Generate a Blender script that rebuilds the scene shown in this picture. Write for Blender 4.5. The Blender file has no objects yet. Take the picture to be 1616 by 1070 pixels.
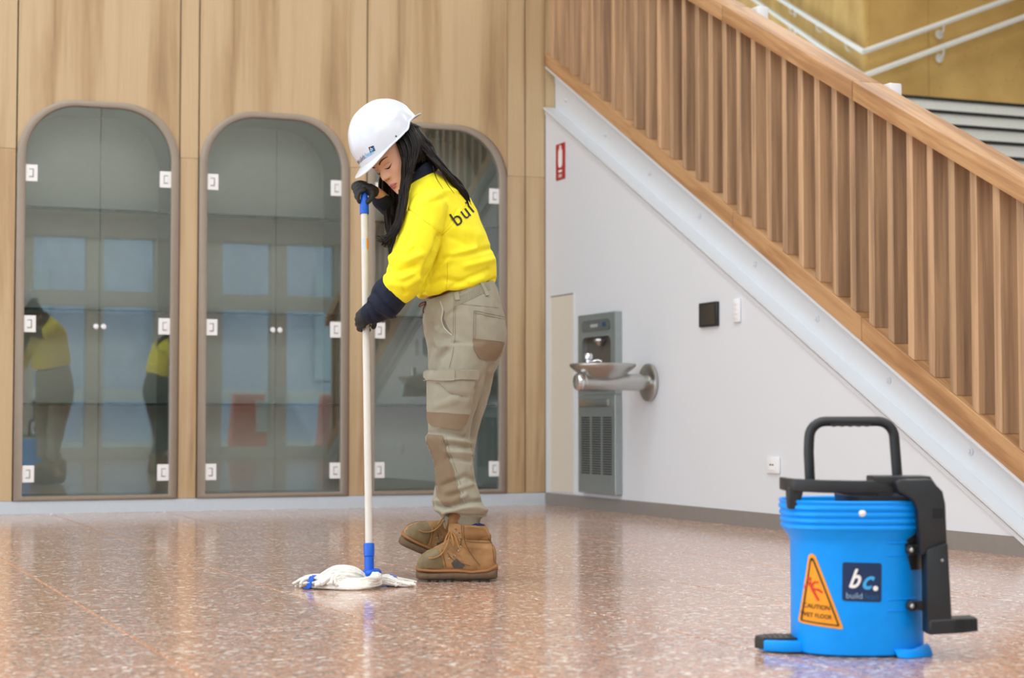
import bpy, bmesh, math, random
import numpy as np
from mathutils import Vector, Matrix, noise
from mathutils.bvhtree import BVHTree
from mathutils.geometry import delaunay_2d_cdt

random.seed(7)
SC = bpy.context.scene
COL = SC.collection

# ------------------------------------------------------------------ camera
# Room frame: the timber wall is the plane y=0, the white wall under the stair
# is the plane x=0, the floor is z=0 and the room lies at x<0, y<0.
YAW = math.radians(22.3)
SA, CA = math.sin(YAW), math.cos(YAW)
F, CX, CY, HC = 2850.0, 808.0, 535.0, 0.55
PITCH = math.atan((662.0 - CY) / F)
CAMLOC = Vector((-4.658, -10.784, HC))
RT = Vector((CA, -SA, 0)); FW = Vector((SA, CA, 0)); UP = Vector((0, 0, 1))
cam_data = bpy.data.cameras.new('camera')
cam_data.sensor_width = 36.0
cam_data.lens = F / 1616.0 * 36.0
cam_data.clip_start = 0.05
cam_data.clip_end = 300
cam_data.dof.use_dof = True
cam_data.dof.focus_distance = 6.2
cam_data.dof.aperture_fstop = 3.6
cam = bpy.data.objects.new('camera', cam_data)
COL.objects.link(cam)
cam.location = CAMLOC
cam.rotation_euler = (math.pi / 2 + PITCH, 0, -YAW)
SC.camera = cam

# ------------------------------------------------------------------ sky, light, exposure
SC.view_settings.view_transform = 'Standard'
SC.view_settings.look = 'None'
SC.view_settings.gamma = 1.0
SC.view_settings.use_curve_mapping = False
SC.view_settings.exposure = -0.1
SC.cycles.use_denoising = True
SC.cycles.max_bounces = 10
SC.cycles.transparent_max_bounces = 24
SC.cycles.caustics_reflective = False
SC.cycles.caustics_refractive = False
SC.cycles.sample_clamp_indirect = 6.0
wd = bpy.data.worlds.new('sky'); SC.world = wd; wd.use_nodes = True
wd.node_tree.nodes['Background'].inputs['Color'].default_value = (0.80, 0.91, 1.0, 1)
wd.node_tree.nodes['Background'].inputs['Strength'].default_value = 3.3

def area_light(name, loc, rot, sx, sy, power, color=(1, 1, 1), portal=False):
    d = bpy.data.lights.new(name, 'AREA'); d.shape = 'RECTANGLE'; d.size = sx; d.size_y = sy
    d.energy = power; d.color = color
    if portal: d.cycles.is_portal = True
    o = bpy.data.objects.new(name, d); COL.objects.link(o); o.location = loc; o.rotation_euler = rot
    return o
ROOM_L, ROOM_F, ROOM_H = -9.6, -14.9, 6.6
# unseen area lamps added just under the hall ceiling to brighten the room
for lx in (-7.4, -5.0, -2.6):
    for ly in (-10.6, -7.0, -3.4):
        area_light('added_ceiling_light', (lx, ly, ROOM_H - 0.03), (0, 0, 0), 1.5, 1.5, 62, (0.94, 0.975, 1.0))
for lx, ly in ((0.4, -10.6), (0.4, -13.6), (-2.6, -13.6), (-5.0, -13.6), (3.2, -12.0)):
    area_light('added_ceiling_light', (lx, ly, ROOM_H - 0.03), (0, 0, 0), 1.5, 1.5, 48, (0.94, 0.975, 1.0))  # extra fill lamps added on the camera side to brighten the figure's front
for lx, ly in ((2.0, -6.8), (2.2, -2.0), (3.6, 1.6)):
    area_light('added_stair_light', (lx, ly, ROOM_H - 0.03), (0, 0, 0), 1.4, 1.4, 80, (0.97, 0.985, 1.0))  # unseen lamps added to light the stairwell and landing

# ------------------------------------------------------------------ survey: sight lines used to measure the photograph
def sight(px, py):
    x = (px - CX) / F; z = (CY - py) / F
    Y = math.cos(PITCH) - z * math.sin(PITCH); Z = math.sin(PITCH) + z * math.cos(PITCH)
    return RT * x + FW * Y + UP * Z
def at(px, py, d):
    r = sight(px, py); return CAMLOC + r * (d / (r.x * SA + r.y * CA))
def on_x(px, py, x=0.0):
    r = sight(px, py); return CAMLOC + r * ((x - CAMLOC.x) / r.x)
def on_y(px, py, y=0.0):
    r = sight(px, py); return CAMLOC + r * ((y - CAMLOC.y) / r.y)
def on_z(px, py, z=0.0):
    r = sight(px, py); return CAMLOC + r * ((z - CAMLOC.z) / r.z)
def proj_np(V):
    Q = V - np.array(CAMLOC)
    f = Q[:, 0] * SA + Q[:, 1] * CA; x = Q[:, 0] * CA - Q[:, 1] * SA; z = Q[:, 2]
    Y = f * math.cos(PITCH) + z * math.sin(PITCH); Z = -f * math.sin(PITCH) + z * math.cos(PITCH)
    return CX + F * x / Y, CY - F * Z / Y

# ------------------------------------------------------------------ materials
def lin(c):
    return tuple(((v / 255.0) / 12.92 if v / 255.0 <= 0.04045 else ((v / 255.0 + 0.055) / 1.055) ** 2.4) for v in c)
MATS = {}
def nodes_of(name):
    m = bpy.data.materials.new(name); m.use_nodes = True
    nt = m.node_tree; b = nt.nodes['Principled BSDF']
    return m, nt, b
def N(nt, t, **kw):
    n = nt.nodes.new(t)
    for k, v in kw.items():
        if k.startswith('i_'):
            key = k[2:]
            key = int(key) if key.isdigit() else key.replace('_', ' ')
            n.inputs[key].default_value = v
        else: setattr(n, k, v)
    return n
def ramp(nt, stops, interp='LINEAR'):
    n = nt.nodes.new('ShaderNodeValToRGB'); cr = n.color_ramp; cr.interpolation = interp
    while len(cr.elements) < len(stops): cr.elements.new(0.5)
    for e, (p, c) in zip(cr.elements, stops):
        e.position = p; e.color = (*c, 1)
    return n
def plain(name, rgb, rough=0.5, metal=0.0, var=0.06, scale=30.0, bump=0.0, bscale=200.0, spec=0.5, coat=0.0, srgb=True, sheen=0.0):
    if name in MATS: return MATS[name]
    m, nt, b = nodes_of(name)
    c = lin(rgb) if srgb else rgb
    tc = N(nt, 'ShaderNodeTexCoord')
    nz = N(nt, 'ShaderNodeTexNoise', i_Scale=scale, i_Detail=4.0)
    nt.links.new(tc.outputs['Object'], nz.inputs['Vector'])
    lo = tuple(max(0, v * (1 - var)) for v in c); hi = tuple(min(1, v * (1 + var)) for v in c)
    rp = ramp(nt, [(0.3, lo), (0.7, hi)])
    nt.links.new(nz.outputs['Fac'], rp.inputs['Fac']); nt.links.new(rp.outputs['Color'], b.inputs['Base Color'])
    b.inputs['Roughness'].default_value = rough; b.inputs['Metallic'].default_value = metal
    b.inputs['Specular IOR Level'].default_value = spec
    b.inputs['Coat Weight'].default_value = coat
    if sheen: b.inputs['Sheen Weight'].default_value = sheen
    if bump:
        n2 = N(nt, 'ShaderNodeTexNoise', i_Scale=bscale, i_Detail=3.0)
        nt.links.new(tc.outputs['Object'], n2.inputs['Vector'])
        bp = N(nt, 'ShaderNodeBump', i_Strength=bump, i_Distance=0.002)
        nt.links.new(n2.outputs['Fac'], bp.inputs['Height']); nt.links.new(bp.outputs['Normal'], b.inputs['Normal'])
    MATS[name] = m
    return m
def wood(name, light, mid, dark, sx=9.0, sz=0.35, rough=0.45, rnd=0.0, fine=1.0, axis='Z', streak=0.55, rotx=0.0):
    """vertical-grain timber: stretched noise bands, dark heart streaks and fine pores"""
    m, nt, b = nodes_of(name)
    tc = N(nt, 'ShaderNodeTexCoord'); mp = N(nt, 'ShaderNodeMapping')
    sc = {'Z': (sx, sx, sz), 'Y': (sx, sz, sx)}[axis]
    mp.inputs['Scale'].default_value = sc
    base = tc.outputs['Object']
    if rotx:
        mr0 = N(nt, 'ShaderNodeMapping'); mr0.inputs['Rotation'].default_value = (rotx, 0, 0)
        nt.links.new(base, mr0.inputs['Vector']); base = mr0.outputs['Vector']
    nt.links.new(base, mp.inputs['Vector'])
    vec = mp.outputs['Vector']
    if rnd:
        oi = N(nt, 'ShaderNodeObjectInfo'); ml = N(nt, 'ShaderNodeMath', operation='MULTIPLY'); ml.inputs[1].default_value = 57.0
        nt.links.new(oi.outputs['Random'], ml.inputs[0])
        ad = N(nt, 'ShaderNodeVectorMath', operation='ADD')
        nt.links.new(vec, ad.inputs[0]); nt.links.new(ml.outputs[0], ad.inputs[1]); vec = ad.outputs[0]
    n1 = N(nt, 'ShaderNodeTexNoise', i_Scale=1.0, i_Detail=5.0, i_Roughness=0.55, i_Distortion=0.35)
    nt.links.new(vec, n1.inputs['Vector'])
    r1 = ramp(nt, [(0.28, dark), (streak - 0.08, mid), (streak + 0.02, light), (0.8, tuple(min(1, v * 1.06) for v in light))])
    nt.links.new(n1.outputs['Fac'], r1.inputs['Fac'])
    mp2 = N(nt, 'ShaderNodeMapping'); mp2.inputs['Scale'].default_value = tuple(v * 14 for v in sc[:2]) + (sc[2] * 6,) if axis == 'Z' else (sc[0] * 14, sc[1] * 6, sc[2] * 14)
    nt.links.new(base, mp2.inputs['Vector'])
    n2 = N(nt, 'ShaderNodeTexNoise', i_Scale=1.0, i_Detail=4.0, i_Roughness=0.6)
    nt.links.new(mp2.outputs['Vector'], n2.inputs['Vector'])
    r2 = ramp(nt, [(0.3, (1 - 0.22 * fine,) * 3), (0.65, (1, 1, 1))])
    nt.links.new(n2.outputs['Fac'], r2.inputs['Fac'])
    mx = N(nt, 'ShaderNodeMix', data_type='RGBA', blend_type='MULTIPLY'); mx.inputs['Factor'].default_value = 1.0
    nt.links.new(r1.outputs['Color'], mx.inputs['A']); nt.links.new(r2.outputs['Color'], mx.inputs['B'])
    out = mx.outputs['Result']
    if rnd:
        hs = N(nt, 'ShaderNodeHueSaturation')
        mr = N(nt, 'ShaderNodeMapRange'); mr.inputs['To Min'].default_value = 1 - rnd; mr.inputs['To Max'].default_value = 1 + rnd
        nt.links.new(oi.outputs['Random'], mr.inputs['Value']); nt.links.new(mr.outputs['Result'], hs.inputs['Value'])
        nt.links.new(out, hs.inputs['Color']); out = hs.outputs['Color']
    nt.links.new(out, b.inputs['Base Color'])
    b.inputs['Roughness'].default_value = rough
    MATS[name] = m
    return m
def glass(name, tint=(0.86, 0.93, 0.9), ior=1.62):
    m = bpy.data.materials.new(name); m.use_nodes = True; nt = m.node_tree
    nt.nodes.remove(nt.nodes['Principled BSDF']); out = nt.nodes['Material Output']
    fr = N(nt, 'ShaderNodeFresnel', i_IOR=ior)
    tr = N(nt, 'ShaderNodeBsdfTransparent'); tr.inputs['Color'].default_value = (*tint, 1)
    gl = N(nt, 'ShaderNodeBsdfGlossy'); gl.inputs['Roughness'].default_value = 0.0; gl.inputs['Color'].default_value = (0.95, 1, 0.99, 1)
    mx = N(nt, 'ShaderNodeMixShader')
    nt.links.new(fr.outputs[0], mx.inputs[0]); nt.links.new(tr.outputs[0], mx.inputs[1]); nt.links.new(gl.outputs[0], mx.inputs[2])
    nt.links.new(mx.outputs[0], out.inputs['Surface'])
    MATS[name] = m
    return m

M_PANEL = wood('limed_oak_laminate', lin((204, 178, 139)), lin((188, 158, 118)), lin((148, 118, 84)), sx=6.5, sz=0.42, rough=0.5, fine=0.35, streak=0.5)
M_FIN = wood('oak_fin', lin((202, 164, 126)), lin((180, 145, 112)), lin((146, 116, 90)), sx=22, sz=0.9, rough=0.5, rnd=0.14, fine=0.8)
M_RAIL = wood('oak_rail', lin((198, 154, 108)), lin((180, 134, 90)), lin((152, 110, 72)), sx=16, sz=1.2, rough=0.6, fine=0.6, axis='Y', rnd=0.05, rotx=-math.atan(0.515))
M_WHITE = plain('white_paint', (226, 227, 228), 0.5, var=0.015, scale=3)
M_STEELWHITE = plain('white_gloss_paint', (220, 224, 228), 0.4, var=0.01, scale=4)
M_DARK = plain('black_gap', (34, 34, 32), 0.8)
M_TAUPE = plain('taupe_anodised', (158, 146, 131), 0.42, metal=0.15, var=0.02)
M_GLASS = glass('door_glass', tint=(0.965, 0.985, 0.975), ior=1.85)
M_GREENGLASS = glass('shelf_glass', tint=(0.93, 0.97, 0.96), ior=1.3)
M_GLASSEDGE = plain('glass_edge', (14, 56, 52), 0.2)
M_INTERIOR = plain('grey_green_laminate', (222, 228, 219), 0.6, var=0.02)
M_PLINTH = plain('pale_blue_grey_plinth', (202, 212, 220), 0.4, var=0.02)
M_SKIRT = plain('grey_skirting', (140, 134, 128), 0.55, var=0.03)
M_CREAM = plain('cream_panel', (222, 215, 200), 0.5, var=0.01)
M_OCHRE = None
M_SS = plain('brushed_stainless', (190, 190, 186), 0.28, metal=1.0, var=0.04)
M_SSDARK = plain('stainless_plate', (168, 176, 174), 0.4, metal=0.8, var=0.04)
M_CHROME = plain('chrome', (225, 226, 228), 0.08, metal=1.0, var=0.01)
M_BLACK = plain('black_plastic', (34, 36, 38), 0.42, var=0.08, bump=0.1, bscale=300)
M_SHELLWHITE = plain('white_plastic', (240, 242, 244), 0.3, var=0.01)
M_WHITEHI = plain('white_satin', (244, 244, 242), 0.45, var=0.01)

# ochre construction board with darker flecks
def ochre():
    m, nt, b = nodes_of('ochre_board')
    tc = N(nt, 'ShaderNodeTexCoord')
    n1 = N(nt, 'ShaderNodeTexNoise', i_Scale=2.2, i_Detail=6.0); nt.links.new(tc.outputs['Object'], n1.inputs['Vector'])
    r1 = ramp(nt, [(0.3, lin((168, 132, 74))), (0.7, lin((192, 156, 94)))]); nt.links.new(n1.outputs['Fac'], r1.inputs['Fac'])
    v = N(nt, 'ShaderNodeTexVoronoi', i_Scale=16.0); nt.links.new(tc.outputs['Object'], v.inputs['Vector'])
    r2 = ramp(nt, [(0.05, lin((120, 100, 66))), (0.14, (1, 1, 1))]); nt.links.new(v.outputs['Distance'], r2.inputs['Fac'])
    mx = N(nt, 'ShaderNodeMix', data_type='RGBA', blend_type='MULTIPLY'); mx.inputs['Factor'].default_value = 0.5
    nt.links.new(r1.outputs['Color'], mx.inputs['A']); nt.links.new(r2.outputs['Color'], mx.inputs['B'])
    nt.links.new(mx.outputs['Result'], b.inputs['Base Color']); b.inputs['Roughness'].default_value = 0.9; b.inputs['Specular IOR Level'].default_value = 0.1
    return m
M_OCHRE = ochre()

# polished salmon terrazzo
def terrazzo():
    m, nt, b = nodes_of('salmon_terrazzo')
    g = N(nt, 'ShaderNodeNewGeometry')
    v1 = N(nt, 'ShaderNodeTexVoronoi', i_Scale=78.0); nt.links.new(g.outputs['Position'], v1.inputs['Vector'])
    sp = N(nt, 'ShaderNodeSeparateColor'); nt.links.new(v1.outputs['Color'], sp.inputs['Color'])
    chips = ramp(nt, [(0.0, lin((132, 112, 104))), (0.07, lin((160, 126, 108))), (0.22, lin((190, 144, 120))), (0.48, lin((204, 156, 130))),
                      (0.64, lin((180, 150, 134))), (0.78, lin((216, 192, 172))), (0.88, lin((234, 226, 214)))], 'CONSTANT')
    nt.links.new(sp.outputs[0], chips.inputs['Fac'])
    v2 = N(nt, 'ShaderNodeTexVoronoi', i_Scale=185.0); nt.links.new(g.outputs['Position'], v2.inputs['Vector'])
    sp2 = N(nt, 'ShaderNodeSeparateColor'); nt.links.new(v2.outputs['Color'], sp2.inputs['Color'])
    ch2 = ramp(nt, [(0.0, lin((160, 132, 120))), (0.25, lin((196, 148, 122))), (0.7, lin((188, 156, 138))), (0.88, lin((230, 216, 202)))], 'CONSTANT')
    nt.links.new(sp2.outputs[1], ch2.inputs['Fac'])
    st = N(nt, 'ShaderNodeMath', operation='GREATER_THAN'); st.inputs[1].default_value = 0.46
    nt.links.new(sp.outputs[2], st.inputs[0])
    mx = N(nt, 'ShaderNodeMix', data_type='RGBA')
    nt.links.new(st.outputs[0], mx.inputs['Factor']); nt.links.new(chips.outputs['Color'], mx.inputs['A']); nt.links.new(ch2.outputs['Color'], mx.inputs['B'])
    nt.links.new(mx.outputs['Result'], b.inputs['Base Color'])
    b.inputs['Roughness'].default_value = 0.14
    b.inputs['Specular IOR Level'].default_value = 0.42
    n3 = N(nt, 'ShaderNodeTexNoise', i_Scale=55.0, i_Detail=2.0); nt.links.new(g.outputs['Position'], n3.inputs['Vector'])
    bp = N(nt, 'ShaderNodeBump', i_Strength=0.05, i_Distance=0.002); nt.links.new(n3.outputs['Fac'], bp.inputs['Height'])
    nt.links.new(bp.outputs['Normal'], b.inputs['Normal'])
    return m
M_TERR = terrazzo()
M_GROUT = plain('orange_joint', (224, 168, 122), 0.5)

# ------------------------------------------------------------------ mesh building
class MB:
    def __init__(s): s.v = []; s.f = []; s.m = []
    def add(s, vs, fs, mi=0):
        k = len(s.v); s.v += [Vector(p) for p in vs]
        s.f += [tuple(i + k for i in f) for f in fs]; s.m += [mi] * len(fs)
        return s
    def box(s, a, b, mi=0, M=None):
        x0, y0, z0 = a; x1, y1, z1 = b
        vs = [Vector(p) for p in ((x0, y0, z0), (x1, y0, z0), (x1, y1, z0), (x0, y1, z0), (x0, y0, z1), (x1, y0, z1), (x1, y1, z1), (x0, y1, z1))]
        if M is not None: vs = [M @ p for p in vs]
        return s.add(vs, [(0, 3, 2, 1), (4, 5, 6, 7), (0, 1, 5, 4), (1, 2, 6, 5), (2, 3, 7, 6), (3, 0, 4, 7)], mi)
    def loft(s, rings, cap=True, mi=0, closed=False):
        n = len(rings[0]); vs = [p for r in rings for p in r]; fs = []
        R = len(rings)
        for i in range(R if closed else R - 1):
            i2 = (i + 1) % R
            for j in range(n):
                fs.append((i * n + j, i * n + (j + 1) % n, i2 * n + (j + 1) % n, i2 * n + j))
        if cap and not closed:
            fs.append(tuple(range(n - 1, -1, -1))); fs.append(tuple((R - 1) * n + j for j in range(n)))
        return s.add(vs, fs, mi)
    def tube(s, path, r, n=10, mi=0, cap=True, flat=1.0, updir=None, square=False):
        P = [Vector(p) for p in path]; rr = r if isinstance(r, (list, tuple)) else [r] * len(P)
        rings = []; up = Vector(updir) if updir is not None else None
        T = []
        for i in range(len(P)):
            t = P[min(i + 1, len(P) - 1)] - P[max(i - 1, 0)]
            T.append(t.normalized() if t.length > 1e-9 else Vector((0, 0, 1)))
        u = None
        for i, p in enumerate(P):
            t = T[i]
            if up is not None: uu = up - t * up.dot(t)
            elif u is None: uu = t.orthogonal()
            else: uu = u - t * u.dot(t)
            if uu.length < 1e-6: uu = t.orthogonal()
            u = uu.normalized(); w = t.cross(u)
            ring = []
            for j in range(n):
                a = 2 * math.pi * (j + (0.5 if square else 0)) / n
                ring.append(p + (u * math.cos(a) * rr[i] * flat + w * math.sin(a) * rr[i]))
            rings.append(ring)
        return s.loft(rings, cap, mi)
    def lathe(s, prof, o, axis=(0, 0, 1), n=32, mi=0, cap=True):
        ax = Vector(axis).normalized(); u = ax.orthogonal().normalized(); w = ax.cross(u); o = Vector(o)
        return s.loft([[o + ax * h + (u * math.cos(2 * math.pi * j / n) + w * math.sin(2 * math.pi * j / n)) * max(r, 1e-4) for j in range(n)] for r, h in prof], cap, mi)
    def prism(s, pts, ext, mi=0):
        e = Vector(ext); a = [Vector(p) for p in pts]
        return s.loft([a, [p + e for p in a]], True, mi)
    def ringprism(s, outer, inner, ext, mi=0):
        e = Vector(ext); o = [Vector(p) for p in outer]; i = [Vector(p) for p in inner]
        return s.loft([o, [p + e for p in o], [p + e for p in i], i], False, mi, closed=True)
    def mesh(s, name, org=Vector((0, 0, 0)), bevel=0.0, segs=1, smooth=40):
        bm = bmesh.new()
        bv = [bm.verts.new(p - org) for p in s.v]
        for f, mi in zip(s.f, s.m):
            try:
                ff = bm.faces.new([bv[i] for i in f]); ff.material_index = mi
            except ValueError: pass
        bmesh.ops.recalc_face_normals(bm, faces=bm.faces)
        if bevel:
            ed = [e for e in bm.edges if len(e.link_faces) == 2 and e.calc_face_angle(0) > math.radians(35)]
            bmesh.ops.bevel(bm, geom=ed, offset=bevel, segments=segs, profile=0.5, affect='EDGES', clamp_overlap=True)
        me = bpy.data.meshes.new(name); bm.to_mesh(me); bm.free()
        if smooth is not None:
            me.polygons.foreach_set('use_smooth', [True] * len(me.polygons))
            me.set_sharp_from_angle(angle=math.radians(smooth))
        return me

WLOC = {}
def link(o, parent=None, loc=Vector((0, 0, 0))):
    COL.objects.link(o)
    if parent is not None:
        o.parent = parent; o.location = loc - WLOC[parent]
    else: o.location = loc
    WLOC[o] = Vector(loc)
    return o
def tag(o, label=None, cat=None, group=None, kind=None):
    if label: o['label'] = label
    if cat: o['category'] = cat
    if group: o['group'] = group
    if kind: o['kind'] = kind
    return o
def empty(name, loc, label=None, cat=None, group=None, kind=None):
    o = bpy.data.objects.new(name, None); o.empty_display_size = 0.1
    link(o, None, Vector(loc)); return tag(o, label, cat, group, kind)
def obj(name, mb, mats, parent=None, org=None, bevel=0.0, segs=1, smooth=40, label=None, kind=None):
    """links a builder as one mesh object; builder vertices are room coordinates"""
    if org is None: org = WLOC[parent] if parent is not None else Vector((0, 0, 0))
    org = Vector(org)
    me = mb.mesh(name, org, bevel, segs, smooth) if isinstance(mb, MB) else mb
    for m in (mats if isinstance(mats, (list, tuple)) else [mats]): me.materials.append(m)
    o = bpy.data.objects.new(name, me)
    link(o, parent, org); tag(o, label, None, None, kind)
    return o
def same(name, me, parent, loc, kind=None):
    o = bpy.data.objects.new(name, me); return tag(link(o, parent, Vector(loc)), None, None, None, kind)
def copy_tree(o, parent=None, loc=None):
    c = o.copy(); COL.objects.link(c); c.parent = parent
    if loc is not None: c.location = loc
    for ch in list(o.children): copy_tree(ch, c)
    return c
def remesh(mb, voxel, smooth_iter=4, name='m', factor=0.5):
    me = mb.mesh('tmp', smooth=None); o = bpy.data.objects.new('tmp', me); COL.objects.link(o)
    md = o.modifiers.new('r', 'REMESH'); md.mode = 'VOXEL'; md.voxel_size = voxel; md.use_smooth_shade = True
    if smooth_iter:
        sm = o.modifiers.new('s', 'SMOOTH'); sm.iterations = smooth_iter; sm.factor = factor
    dg = bpy.context.evaluated_depsgraph_get(); dg.update()
    out = bpy.data.meshes.new_from_object(o.evaluated_get(dg)); out.name = name
    bpy.data.objects.remove(o); bpy.data.meshes.remove(me)
    return out
def coords(me):
    a = np.empty(len(me.vertices) * 3); me.vertices.foreach_get('co', a); return a.reshape(-1, 3)
def normals(me):
    a = np.empty(len(me.vertices) * 3, dtype=np.float32); me.vertex_normals.foreach_get('vector', a); return a.reshape(-1, 3).astype(float)
def setco(me, V): me.vertices.foreach_set('co', V.ravel()); me.update()
def shift(me, org):
    V = coords(me); V -= np.array(org); setco(me, V); return me
def bvh_of(me): return BVHTree.FromPolygons([v.co for v in me.vertices], [tuple(p.vertices) for p in me.polygons])
def inside(poly, x, y):
    c = False; n = len(poly); j = n - 1
    for i in range(n):
        xi, yi = poly[i]; xj, yj = poly[j]
        if (yi > y) != (yj > y) and x < (xj - xi) * (y - yi) / (yj - yi) + xi: c = not c
        j = i
    return c
def grid_fill(poly, step):
    """2D triangulation of an outline with inner points so that it can follow a curved surface"""
    pts = []; n = len(poly)
    for i in range(n):
        a, b = Vector(poly[i]), Vector(poly[(i + 1) % n]); k = max(1, int((b - a).length / step))
        for j in range(k): pts.append(a.lerp(b, j / k))
    nb = len(pts); ed = [(i, (i + 1) % nb) for i in range(nb)]
    xs = [p.x for p in pts]; ys = [p.y for p in pts]
    x = min(xs) + step
    while x < max(xs):
        y = min(ys) + step
        while y < max(ys):
            if inside(poly, x, y) and all((Vector((x, y)) - p).length > step * 0.5 for p in pts[:nb]): pts.append(Vector((x, y)))
            y += step
        x += step
    r = delaunay_2d_cdt(pts, ed, [], 1, 1e-6)
    vs, fs = r[0], r[2]
    fs = [f for f in fs if inside(poly, sum(vs[i].x for i in f) / len(f), sum(vs[i].y for i in f) / len(f))]
    return vs, fs
def text2d(string, size, shear=0.0, bold=0.0):
    cu = bpy.data.curves.new('t', 'FONT'); cu.body = string; cu.size = size; cu.shear = shear; cu.offset = bold
    cu.align_x = 'CENTER'; cu.align_y = 'CENTER'; cu.resolution_u = 4
    o = bpy.data.objects.new('t', cu); COL.objects.link(o)
    dg = bpy.context.evaluated_depsgraph_get(); dg.update()
    me = bpy.data.meshes.new_from_object(o.evaluated_get(dg))
    vs = [Vector((v.co.x, v.co.y)) for v in me.vertices]; fs = [tuple(p.vertices) for p in me.polygons]
    bpy.data.objects.remove(o); bpy.data.curves.remove(cu); bpy.data.meshes.remove(me)
    return vs, fs
def smooth_path(P, n=6):
    """Catmull-Rom through points"""
    P = [Vector(p) for p in P]; out = []
    for i in range(len(P) - 1):
        p0 = P[max(i - 1, 0)]; p1 = P[i]; p2 = P[i + 1]; p3 = P[min(i + 2, len(P) - 1)]
        for k in range(n):
            t = k / n
            out.append(0.5 * ((2 * p1) + (p2 - p0) * t + (2 * p0 - 5 * p1 + 4 * p2 - p3) * t * t + (3 * p1 - p0 - 3 * p2 + p3) * t ** 3))
    out.append(P[-1]); return out
def interp(vals, n=6): return [v[0] for v in smooth_path([Vector((v, 0, 0)) for v in vals], n)]

# ================================================================== STRUCTURE
def st(name, mb, mats, **kw):
    o = obj(name, mb, mats, org=(0, 0, 0), **kw); o['kind'] = 'structure'; return o

# ---- floor: base with orange joints showing between individual terrazzo tiles
floor = st('floor', MB().box((-9.6, -14.9, -0.08), (8.5, 0.0, -0.004)), M_GROUT)
TX, TY, TX0, TY0, JW = 0.661, 0.6185, 0.166, 0.079, 0.0065
tile_me = {}
def tile_mesh(w, h):
    k = (round(w, 4), round(h, 4))
    if k not in tile_me:
        me = MB().box((0, 0, -0.01), (w, h, 0.0)).mesh('tile', bevel=0.0012, smooth=None); me.materials.append(M_TERR); tile_me[k] = me
    return tile_me[k]
rest = MB()
for i in range(-13, 14):
    for j in range(0, 25):
        x1 = TX0 - TX * (-i) if i < 0 else TX0 + TX * i
        x1 = TX0 + TX * i; x0 = x1 - TX; y1 = TY0 - TY * j; y0 = y1 - TY
        X0, X1, Y0, Y1 = max(x0, -9.6), min(x1, 8.5), max(y0, -14.9), min(y1, 0.0)
        if X1 - X0 < 0.05 or Y1 - Y0 < 0.05: continue
        if Y1 > -4.8 and X0 > -0.02: continue            # under the stair
        if Y1 > -4.6: X1 = min(X1, 0.0)
        a, b_ = X0 + JW / 2, Y0 + JW / 2; w, h = X1 - X0 - JW, Y1 - Y0 - JW
        if -10 <= i <= 2 and j <= 16: same('tile', tile_mesh(w, h), floor, (a, b_, 0.0))
        else: rest.box((a, b_, -0.01), (a + w, b_ + h, 0.0))
obj('paving', rest, M_TERR, floor, kind='stuff', smooth=None)

# ---- timber wall with three arched openings
def arch(x0, x1, z0, z1, r, n=14):
    """outline of an opening with two rounded top corners, counter-clockwise from bottom left"""
    p = [(x0, z0)]
    for k in range(n + 1):
        a = math.pi - (math.pi / 2) * k / n; p.append((x0 + r + r * math.cos(a), z1 - r + r * math.sin(a)))
    for k in range(n + 1):
        a = math.pi / 2 - (math.pi / 2) * k / n; p.append((x1 - r + r * math.cos(a), z1 - r + r * math.sin(a)))
    p.append((x1, z0)); return p
WALLTOP = 6.6
BAYS = [(-3.357, -2.401), (-2.285, -1.335), (-1.219, -0.275)]
wb = MB()
for a, b_ in [(-9.6, -3.36), (-2.40, -2.286), (-1.334, -1.22), (-0.274, 0.06)]: wb.box((a, 0.022, 0.0), (b_, 0.5, WALLTOP))
for a, b_ in BAYS:
    wb.box((a - 0.004, 0.022, 2.44), (b_ + 0.004, 0.5, WALLTOP)); wb.box((a - 0.004, 0.42, 0.0), (b_ + 0.004, 0.5, 2.44)); wb.box((a, 0.022, 0.0), (b_, 0.42, 0.076))
wall_back = st('wall_back', wb, M_DARK)
FT, FR = 2.437, 0.345
bay_me = None
for a, b_ in BAYS:
    w = b_ - a; g = 0.004
    if bay_me is None:
        mb = MB(); o = [(x - 0, z) for x, z in arch(g, w - g, 2.437 - FR, 2.437, FR)]
        # outer rectangle sampled with the same number of points as the arch curve
        cur = o[1:-1]; n = len(cur)
        front = []; rect = []
        for k, (x, z) in enumerate(cur):
            if k < n // 2: rect.append((g if k == 0 else x, 2.437 if k else 2.437 - FR)) if False else rect.append((x, WALLTOP))
            else: rect.append((x, WALLTOP))
        f3 = lambda P, y: [Vector((x, y, z)) for x, z in P]
        poly = cur + [(w - g, WALLTOP), (g, WALLTOP)]
        vs, fs = grid_fill(poly, 0.5)
        K = len(vs)
        mb.add([Vector((v.x, 0.0, v.y)) for v in vs], fs)
        mb.add([Vector((v.x, 0.02, v.y)) for v in vs], fs)
        for i in range(len(poly)):
            p, q = poly[i], poly[(i + 1) % len(poly)]
            mb.add([(p[0], 0, p[1]), (q[0], 0, q[1]), (q[0], 0.02, q[1]), (p[0], 0.02, p[1])], [(0, 1, 2, 3)])
        bay_me = mb.mesh('panel', smooth=None); bay_me.materials.append(M_PANEL)
    same('panel', bay_me, wall_back, (a, 0, 0))
def board(x0, x1, z0, z1):
    o = obj('panel', MB().box((x0 + 0.004, 0.0, z0 + 0.0008), (x1 - 0.004, 0.02, z1 - 0.0008)), M_PANEL, wall_back, org=(x0 + 0.37 * z0, 0.0, z0 * 1.7), bevel=0.001, smooth=None)
for a, b_ in [(-2.401, -2.285), (-1.335, -1.219), (-0.275, -0.142), (-0.142, 0.0)]:
    board(a, b_, 0.077, 2.128); board(a, b_, 2.128, WALLTOP)
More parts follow.
